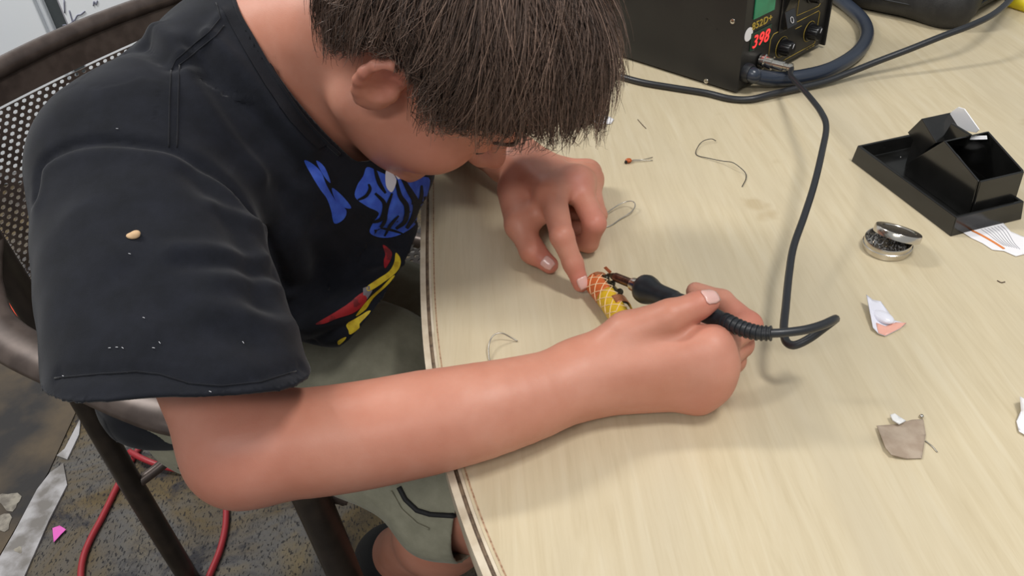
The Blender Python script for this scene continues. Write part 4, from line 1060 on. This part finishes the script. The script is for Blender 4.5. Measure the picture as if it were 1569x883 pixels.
tube('cord', [P(1178, 511, .815), P(1200, 510, .815), P(1232, 506, .814), P(1258, 499, .812), P(1276, 491, .809), P(1279, 490, .803), P(1262, 503, .794), P(1240, 519, .786), P(1218, 529, .780), P(1205, 524, .777), P(1201, 505, .776), P(1204, 470, .775), P(1209, 420, .776), P(1216, 378, .779), P(1232, 332, .784), P(1247, 285, .789), P(1259, 235, .793), P(1266, 195, .794), P(1258, 172, .793), P(1240, 148, .787), P(1224, 130, .779), P(1211, 115, .771), c0 + ca * .040, c0 + ca * .03], .0032, M_CORD, iron, seg=10, n=8)
plug = lathe('plug', [(0, .0095), (.006, .0098), (.0075, .0085), (.016, .0085), (.0165, .0066), (.030, .0062), (.031, .0048), (.036, .0048)], c0, ca, M_CHROME, iron, 24)
lathe('plug_collar', [(.035, .0046), (.036, .0056), (.041, .0056), (.042, .004)], c0, ca, M_CHROME, plug, 20)
lathe('screw', [(0, .0014), (.002, .0014)], c0 + ca * .038 + V(0, 0, .0045), V(0, 0, 1), M_CHROME, plug, 10)

# ------------------------------------------------------------------ black mains cord
tag(tube('power_cord', [st(.10, .258, .03), st(.09, .285, .012), st(.05, .31, .0045), st(-.02, .31, .0045), st(-.07, .27, .0045), P(905, 103, .7445), P(975, 124, .7445), P(1030, 134, .7445), P(1080, 142, .7445), P(1118, 151, .7445), P(1150, 152, .745), P(1180, 145, .746), P(1215, 137, .746), P(1262, 126, .747), P(1300, 112, .752), P(1345, 94, .760), P(1395, 75, .770), P(1445, 55, .780), P(1490, 38, .787), P(1525, 20, .790), P(1552, -5, .788), P(1580, -40, .77)], .0041, M_CORD, None, seg=10, n=8), 'thin black power cord running in front of the station and over the black bag', 'cord')

# ------------------------------------------------------------------ iron stand
L0 = P(1304, 247); EA = unit(P(1455, 362) - L0); EB = np.cross(V(0, 0, 1), EA)
def hp(a, b, z): return L0 + EA * a + EB * b + V(0, 0, z)
stand = empty('iron_stand', tuple(hp(.075, .04, 0))); tag(stand, 'glossy black plastic soldering iron stand with sponge tray', 'iron stand')
def prism(name, pts, off, m, parent=stand, bevel=.0006):
    """polygon of world points pushed along off"""
    bm = bmesh.new(); vs = [bm.verts.new(tuple(p)) for p in pts]; f = bm.faces.new(vs); r = bmesh.ops.extrude_face_region(bm, geom=[f])
    bmesh.ops.translate(bm, verts=[e for e in r['geom'] if isinstance(e, bmesh.types.BMVert)], vec=Vector(off)); return bm_obj(name, bm, m, parent, bevel=bevel)
def tray():
    bm = bmesh.new(); LA, LB = .1545, .0775
    def ring(i, z): return [bm.verts.new(tuple(hp(*p, z))) for p in ((i, i), (LA - i, i), (LA - i, LB - i), (i, LB - i))]
    a, b, c, d = ring(0, 0), ring(.0022, .0195), ring(.0052, .0195), ring(.0065, .0050)
    for p, q in ((a, b), (b, c), (c, d)):
        for k in range(4): bm.faces.new((p[k], p[(k + 1) % 4], q[(k + 1) % 4], q[k]))
    bm.faces.new(d); bm.faces.new(a[::-1]); return bm_obj('tray', bm, M_BLKPLASTIC, stand, bevel=.0008)
tray()
wall_prof = [(.051, .005), (.0505, .017), (.0894, .062), (.1405, .046), (.1425, .005)]
prism('well_side', [hp(a, .0262, z) for a, z in wall_prof], EB * .0022, M_BLKPLASTIC); prism('well_side', [hp(a, .0735, z) for a, z in wall_prof], EB * .0022, M_BLKPLASTIC)
prism('well_front', [hp(.1405, .0275, .0462), hp(.1405, .0742, .0462), hp(.1425, .0742, .005), hp(.1425, .0275, .005)], EA * .0022, M_BLKPLASTIC)
prism('well_back', [hp(.0505, .0275, .017), hp(.0505, .0742, .017), hp(.0894, .0742, .062), hp(.0894, .0275, .062)], EA * .0022, M_BLKPLASTIC)
prism('well_floor', [hp(.052, .0275, .007), hp(.142, .0275, .007), hp(.142, .0742, .007), hp(.052, .0742, .007)], V(0, 0, .0015), M_BLKPLASTIC)
prism('iron_rest', [hp(a, .040, z) for a, z in ((.026, .038), (.052, .027), (.067, .046), (.040, .060))], EB * .036, M_BLKPLASTIC)
prism('rest_foot', [hp(a, .042, z) for a, z in ((.032, .005), (.05, .005), (.056, .03), (.034, .036))], EB * .030, M_BLKPLASTIC)
prism('rest_cheek', [hp(a, .052, z) for a, z in ((.058, .04), (.0895, .050), (.092, .064), (.066, .064))], EB * .003, M_BLKPLASTIC)
prism('metal_clip', [hp(a, .072, z) for a, z in ((.034, .046), (.043, .063), (.049, .070), (.057, .0715), (.0815, .0605), (.079, .056), (.060, .050))], EB * .001, M_CLIPGLARE, bevel=.0003)
prism('metal_clip', [hp(.083, .0565, .0575), hp(.096, .067, .062), hp(.098, .067, .059), hp(.086, .0565, .055)], EB * .001, M_CLIPGLARE, bevel=.0002)
for a, b, r in ((.03, .02, .0007), (.045, .034, .0006), (.02, .045, .0005), (.04, .015, .0005)): lathe('dust_speck', [(0, r), (r, r * .6)], hp(a, b, .0051), V(0, 0, 1), M_WHITEPAPER, stand, 6)

# ------------------------------------------------------------------ printed paper under the stand
pp = [P(1474, 357), P(1496, 351), P(1520, 344), P(1536, 342), P(1548, 356), P(1572, 366), P(1572, 390), P(1556, 394), P(1538, 386), P(1520, 384), P(1505, 374), P(1488, 366)]
lb = sheet('paper_label', [p[:2] for p in pp], M_WHITEPAPER, lift=lambda x, y: ZT + .0006 + .006 * max(0, (x - .478)) / .03 * (0.5 + .5 * math.sin((y) * 110)), cell=.004); tag(lb, 'torn white printed paper with an orange stripe under the iron stand', 'paper')
def ink(name, px, m, r=.0005, z=.0012):
    q = []
    for a in px:
        w0 = P(*a); zz = ZT + z + .006 * max(0, (w0[0] - .478)) / .03 * (0.5 + .5 * math.sin(w0[1] * 110)); q.append(V(w0[0], w0[1], zz))
    tube(name, q, r, m, lb, seg=5, n=4, flat=(1, .3))
ink('orange_stripe', [(1489, 355), (1505, 363), (1524, 374), (1538, 383)], M_ORANGEINK, .0013)
for i in range(7): ink('print_line', [(1503 + 5 * i, 353 - 1.0 * i), (1512 + 5.0 * i, 359 - .6 * i), (1526 + 4.5 * i, 370 + .6 * i), (1538 + 4 * i, 378 + .9 * i)], M_GREYINK, .00022)

# ------------------------------------------------------------------ flux tin with a tilted lid
tc_ = P(1358, 381, ZT); tin = empty('flux_tin', tuple(tc_)); tag(tin, 'small round flux tin with its shiny lid lying tilted on top', 'tin')
lathe('tin_body', [(0, .0195), (.0006, .0205), (.0045, .0208), (.005, .0214), (.0065, .0214), (.007, .0206), (.0105, .0206), (.0112, .0202), (.0108, .0196), (.0065, .0194), (.006, .0001)], tc_, V(0, 0, 1), M_TIN, tin, 40)
v, f = [], []
rs = np.random.RandomState(3)
for i in range(240):
    a = rs.uniform(0, 6.28); r = .019 * math.sqrt(rs.uniform(0, 1)); p0 = tc_ + V(r * math.cos(a), r * math.sin(a), .006); t = unit(rs.normal(size=3) + V(0, 0, .8)) * rs.uniform(.002, .0045)
    tube_geo([p0, p0 + t], [.0008, .0002], 4, v, f)
tag(me_obj('flux_crumbs', v, f, M_TINDARK, tin), 'dark and silvery flux residue', kind='stuff')
ln = unit(V(.28, .24, .93)); lcn = P(1376, 356, .7595)
lathe('lid', [(0, .0196), (.0004, .0206), (.0058, .0206), (.0066, .0200), (.0068, .0150), (.0062, .0145), (.0064, .0001)], lcn - ln * .004, ln, M_TIN, tin, 40)

# ------------------------------------------------------------------ bits and pieces on the table
def at_tab(px, z=0): return [P(x, y, ZT + z) for x, y in px]
def wire(pts, r, label, cat='wire', m=M_WIRE): return tag(tube('wire', pts, r, m, None, seg=7, n=8), label, cat, 'bent wire ends on the table')
wire([P(x, y, ZT + z) for x, y, z in ((1097, 216, .0012), (1090, 213, .005), (1078, 216, .004), (1070, 224, .002), (1067, 237, .0008), (1088, 243, .002), (1108, 247, .004), (1122, 249, .007), (1133, 256, .006), (1142, 265, .002), (1143, 274, .001), (1137, 286, .0008))], .00045, 'thin twisted wire lying alone in the middle of the table', m=M_LEGS)
wire([P(x, y, ZT + z) for x, y, z in ((912, 352, .001), (935, 346, .001), (950, 336, .002), (967, 325, .004), (973, 316, .006), (970, 309, .008), (961, 309, .007), (948, 314, .006), (930, 326, .004), (915, 337, .002))], .0006, 'silvery wire loop beside the left hand')
wire([P(x, y, ZT + z) for x, y, z in ((751, 556, .001), (749, 545, .003), (749, 530, .006), (753, 518, .008), (760, 512, .009), (770, 511, .008), (782, 517, .004), (793, 523, .0008))], .0006, 'silvery bent wire next to the right forearm')
wire([P(1418, 676, ZT + .0006), P(1428, 684, ZT + .0006), P(1436, 693, ZT + .0006)], .0005, 'short straight wire offcut beside the brown paper scrap')
cap_ = empty('ceramic_capacitor', tuple(P(963, 246))); tag(cap_, 'tiny orange ceramic capacitor with straight legs on the table', 'component')
v_, f_ = mesh_sdf(ell(P(963, 246, ZT + .0026), (.0038, .0034, .0024)), .0006); cb = np_mesh('capacitor_body', v_, f_, M_CERAM, cap_)
v_, f_ = mesh_sdf(ell(P(959, 248.5, ZT + .0024), (.0016, .0014, .0022)), .0005); np_mesh('black_end', v_, f_, M_BLACKPEN, cb)
for dy in (0, 1.6): tube('lead', [P(967, 245 + dy, ZT + .002), P(985, 244.5 + dy, ZT + .0018), P(1000, 241 + 3 * dy, ZT + .0008)], .0004, M_WIRE, cap_, seg=6, n=4)
# blister film scrap
w0 = P(1355, 492)
fs = sheet('film_scrap', [p[:2] for p in at_tab([(1324, 465), (1333, 470), (1348, 467), (1362, 482), (1370, 493), (1388, 498), (1378, 506), (1356, 517), (1345, 514), (1336, 507), (1331, 490)])], M_FILM, lift=lambda x, y: ZT + .001 + .008 * min(1, max(0, ((w0[0] + .004 - x) * .8 + (y - w0[1]) * .5) / .018) ** 2) , thick=.0005, cell=.003); tag(fs, 'white plastic film scrap with a pink corner and a clear blister', 'scrap')
sheet('pink_corner', [p[:2] for p in at_tab([(1341, 500), (1356, 503), (1372, 497), (1388, 498), (1378, 506), (1356, 517), (1345, 514)])], M_PINKFILM, fs, .0004, lift=lambda x, y: ZT + .0017 + .008 * min(1, max(0, ((w0[0] + .004 - x) * .8 + (y - w0[1]) * .5) / .018) ** 2), cell=.003)
v_, f_ = mesh_sdf(ell(P(1353, 486, ZT + .004), (.0062, .0095, .0035), np.stack([unit(V(.8, .5, 0)), unit(V(-.5, .8, 0)), V(0, 0, 1)], 1)), .0009); np_mesh('blister', v_, f_, M_FILM, fs)
# brown paper scrap and its neighbours
bpz = P(1385, 675)
bs_ = sheet('paper_scrap', [p[:2] for p in at_tab([(1342, 657), (1372, 652), (1397, 645), (1414, 644), (1418, 668), (1412, 704), (1388, 705), (1364, 702), (1355, 692)])], M_BROWNPAPER, lift=lambda x, y: ZT + .0006 + .004 * max(0, (bpz[0] - x) / .02) ** 2, thick=.0005); tag(bs_, 'brown paper scrap with one curled edge near the right of the table', 'scrap')
tag(sheet('plastic_bit', [p[:2] for p in at_tab([(1362, 642), (1369, 640), (1376, 645), (1386, 651), (1376, 656), (1366, 650)])], M_FOAM, lift=lambda x, y: ZT + .0032, thick=.0012, cell=.003), 'small clear plastic bit at the top of the brown paper scrap', 'scrap')
v_, f_ = mesh_sdf(ell(P(1412, 638, ZT + .0014), (.0016, .0016, .0015)), .0004); tag(np_mesh('solder_ball', v_, f_, M_CHROME), 'tiny shiny solder ball above the brown paper scrap', 'solder')
_q = P(1556, 640); tag(sheet('crumpled_scrap', [p[:2] for p in at_tab([(1558, 620), (1568, 616), (1590, 612), (1604, 640), (1596, 668), (1574, 672), (1560, 664), (1556, 648), (1562, 636)])], M_WHITEPAPER, lift=lambda x, y: ZT + .0008 + .009 * abs(math.sin((x - _q[0]) * 160 + (y - _q[1]) * 90)) * min(1, max(.1, (x - _q[0]) / .008)), thick=.0005, cell=.0022), 'white crumpled scrap cut off by the right picture edge', 'scrap')
sheet_ = sheet('paper_scrap', [p[:2] for p in at_tab([(900, 186), (915, 176), (934, 180), (941, 184), (936, 191), (918, 191)])], M_WHITEPAPER, lift=lambda x, y: ZT + .0006, thick=.0004); tag(sheet_, 'small pale paper scrap half hidden behind the hair', 'scrap')
for px, lab in (([(977, 183), (984, 191), (990, 197)], 'dark hair thin fibre on the table above the capacitor'), ([(1528, 430), (1534, 433), (1540, 432)], 'small dark fibre right of the film scrap')): tag(tube('fibre', [P(x, y, ZT + .0006) for x, y in px], .0004, M_BROW, None, seg=5, n=4), lab, 'fibre')

# ------------------------------------------------------------------ the work piece: a curled strip of printed foil with copper tape
WA = P(914, 432, ZT + .0115); WB = P(958, 492, ZT + .0115); WX = unit(WB - WA); WL_ = np.linalg.norm(WB - WA); WU = unit(V(0, 0, 1) - WX * WX[2]); WS = np.cross(WX, WU)     # WS: to the viewer's right of the axis
piece = empty('foil_roll', tuple(P(935, 455))); tag(piece, 'small curled orange and yellow foil roll with copper strips under the iron tip', 'work piece')
RW = .0108
def wp(t, a, r=RW): return WA + WX * (t * WL_) + (WU * math.cos(a) + WS * math.sin(a)) * r * (1 + .05 * math.sin(5 * t + a))
def patch(name, t0, t1, a0, a1, m, r=RW, th=.0006, n=12):
    v = []; f = []
    for i in range(n + 1):
        for j in range(n + 1): v.append(wp(t0 + (t1 - t0) * i / n, a0 + (a1 - a0) * j / n, r))
    for i in range(n):
        for j in range(n): k = i * (n + 1) + j; f.append((k, k + 1, k + n + 2, k + n + 1))
    o = me_obj(name, v, f, m, piece, True); s = o.modifiers.new('thickness', 'SOLIDIFY'); s.thickness = th; s.offset = 0; return o
SGN = 1 if (WS @ RC[:, 0]) > 0 else -1
M_WORANGE = mat('orange_foil', sr(206, 104, 52), .35); M_WYELLOW = mat('yellow_foil', sr(224, 184, 44), .32, spec=.6); M_WLINE = mat('pale_foil_line', sr(246, 214, 170), .4)
patch('orange_foil', 0, .42, -SGN * 2.7, SGN * .15, M_WORANGE); patch('yellow_foil', .42, 1.1, -SGN * 2.7, SGN * .3, M_WYELLOW)
patch('burnt_inside', .08, .8, SGN * .25, SGN * 1.3, M_SOLDER, RW * .95); patch('foil_lip', .1, .95, SGN * 1.2, SGN * 1.6, M_WYELLOW)
for k in range(7):
    for sg in (1, -1):
        q = []
        for i in range(9):
            s = i / 8; t = k * .17 - .1 + s * .34; a = -SGN * (1.6 - 2.0 * (s if sg > 0 else 1 - s))
            if 0 <= t <= .95: q.append(wp(t, a, RW + .0005))
        if len(q) > 3: tube('lattice_line', q, .00042, M_WLINE, piece, seg=5, n=1)
patch('copper_strip', .62, .78, -SGN * .2, SGN * 1.5, M_COPPER, RW + .0007, .0004); patch('copper_strip', .02, .10, -SGN * .3, SGN * 1.2, M_COPPER, RW + .0004, .0004)
prism('copper_tab', [P(925, 411, .763), P(929, 409, .765), P(937, 417, .7655), P(934, 420, .763)], V(0, 0, .0006), M_COPPER, piece, 0)
v_, f_ = mesh_sdf(U([ell(wp(.16, SGN * .5), (.0028, .0034, .0026)), ell(wp(.3, SGN * .75), (.0024, .0032, .0022)), ell(wp(.5, SGN * .9), (.003, .004, .002))], .004), .0006); np_mesh('solder_joint', v_, f_, M_SOLDER, piece)

# ------------------------------------------------------------------ black bag and yellow thing at the far edge
def bag():
    t = empty('tool_bag', tuple(P(1470, 10))); tag(t, 'black soft nylon case at the far right of the table', 'bag')
    c = V(.645, 1.062, 0); ex = unit(V(.11, .09, 0)); ey = unit(V(-.052, .13, 0)); ey = unit(ey - ex * ex.dot(ey))
    def q(u, w, z): return c + ex * u + ey * w + V(0, 0, z)
    n = U([ell(q(.13, .13, ZT + .034), (.12, .12, .028), np.stack([ex, ey, V(0, 0, 1)], 1))] + [cone(q(a, b, ZT + .03), q(a2, b2, ZT + .03), .029, .029) for a, b, a2, b2 in ((.022, .025, .25, .025), (.022, .025, .022, .24), (.25, .025, .25, .24), (.022, .24, .25, .24))], .03)
    v, f = mesh_sdf(n, .004); v[:, 2] = np.maximum(v[:, 2], ZT + .0005); v = v + (grad(n, v) * (.0015 * vnoise(v, 70, 5))[:, None]); v[:, 2] = np.maximum(v[:, 2], ZT + .0005); np_mesh('shell', v, f, M_BAG, t)
    tube('piping', [q(.24, -.002, ZT + .042), q(.12, -.005, ZT + .043), q(.03, .0, ZT + .042), q(.0, .03, ZT + .042), q(-.006, .12, ZT + .042), q(-.003, .24, ZT + .042)], .0028, M_ZIP, t, seg=8)
    z = tube('zip', [q(.24, -.004, ZT + .026), q(.12, -.006, ZT + .026), q(.03, -.001, ZT + .026), q(-.002, .03, ZT + .026), q(-.007, .12, ZT + .026), q(-.004, .24, ZT + .026)], .0022, M_ZIP, t, seg=8)
    bm = bmesh.new(); add_box(bm, (.012, .002, .005), basis(q(.012, .004, ZT + .026), ex - ey, V(0, 0, 1))); bm_obj('zip_pull', bm, M_CHROME, z, bevel=.0006)
bag()
v_, f_ = mesh_sdf(U([cone(P(1552, 2, ZT + .008), P(1600, 12, ZT + .01), .009, .014), cone(P(1560, -10, ZT + .012), P(1600, -20, ZT + .012), .012, .02)], .01), .002); tag(np_mesh('yellow_pouch', v_, f_, M_YELLOW), 'bright yellow plastic thing at the top right picture corner', 'pouch')

# ------------------------------------------------------------------ things on the floor
tag(tube('red_cord', [P(232, 650, .006), P(222, 672, .006), P(207, 697, .006), P(185, 735, .006), P(158, 790, .006), P(137, 830, .006), P(126, 862, .006), P(124, 900, .006), P(130, 960, .006)], .0058, M_REDCORD, None, seg=10), 'red cord running down the floor left of the chair leg', 'cord', 'red cord on the floor')
tag(tube('red_cord', [P(198, 692, .019), P(225, 706, .019), P(262, 718, .013), P(300, 722, .008), P(330, 735, .006), P(344, 760, .006), P(346, 800, .006), P(338, 840, .006), P(322, 880, .006), P(300, 930, .006)], .0058, M_REDCORD, None, seg=10), 'red cord looping on the floor right of the chair leg', 'cord', 'red cord on the floor')
tag(tube('orange_cord', [P(-60, 410, .006), P(-10, 448, .006), P(20, 475, .006), P(45, 503, .006), P(80, 545, .006)], .0062, M_ORANGECORD, None, seg=10), 'orange cord on the floor seen through the chair frame', 'cord')
tag(sheet('paper_snip', [p[:2] for p in [P(82, 812, 0), P(93, 808, 0), P(103, 814, 0), P(94, 823, 0), P(84, 834, 0)]], M_PINKPAPER, lift=lambda x, y: .0045, thick=.0005, cell=.006), 'pink paper snippet on the floor left of the red cord', 'scrap')
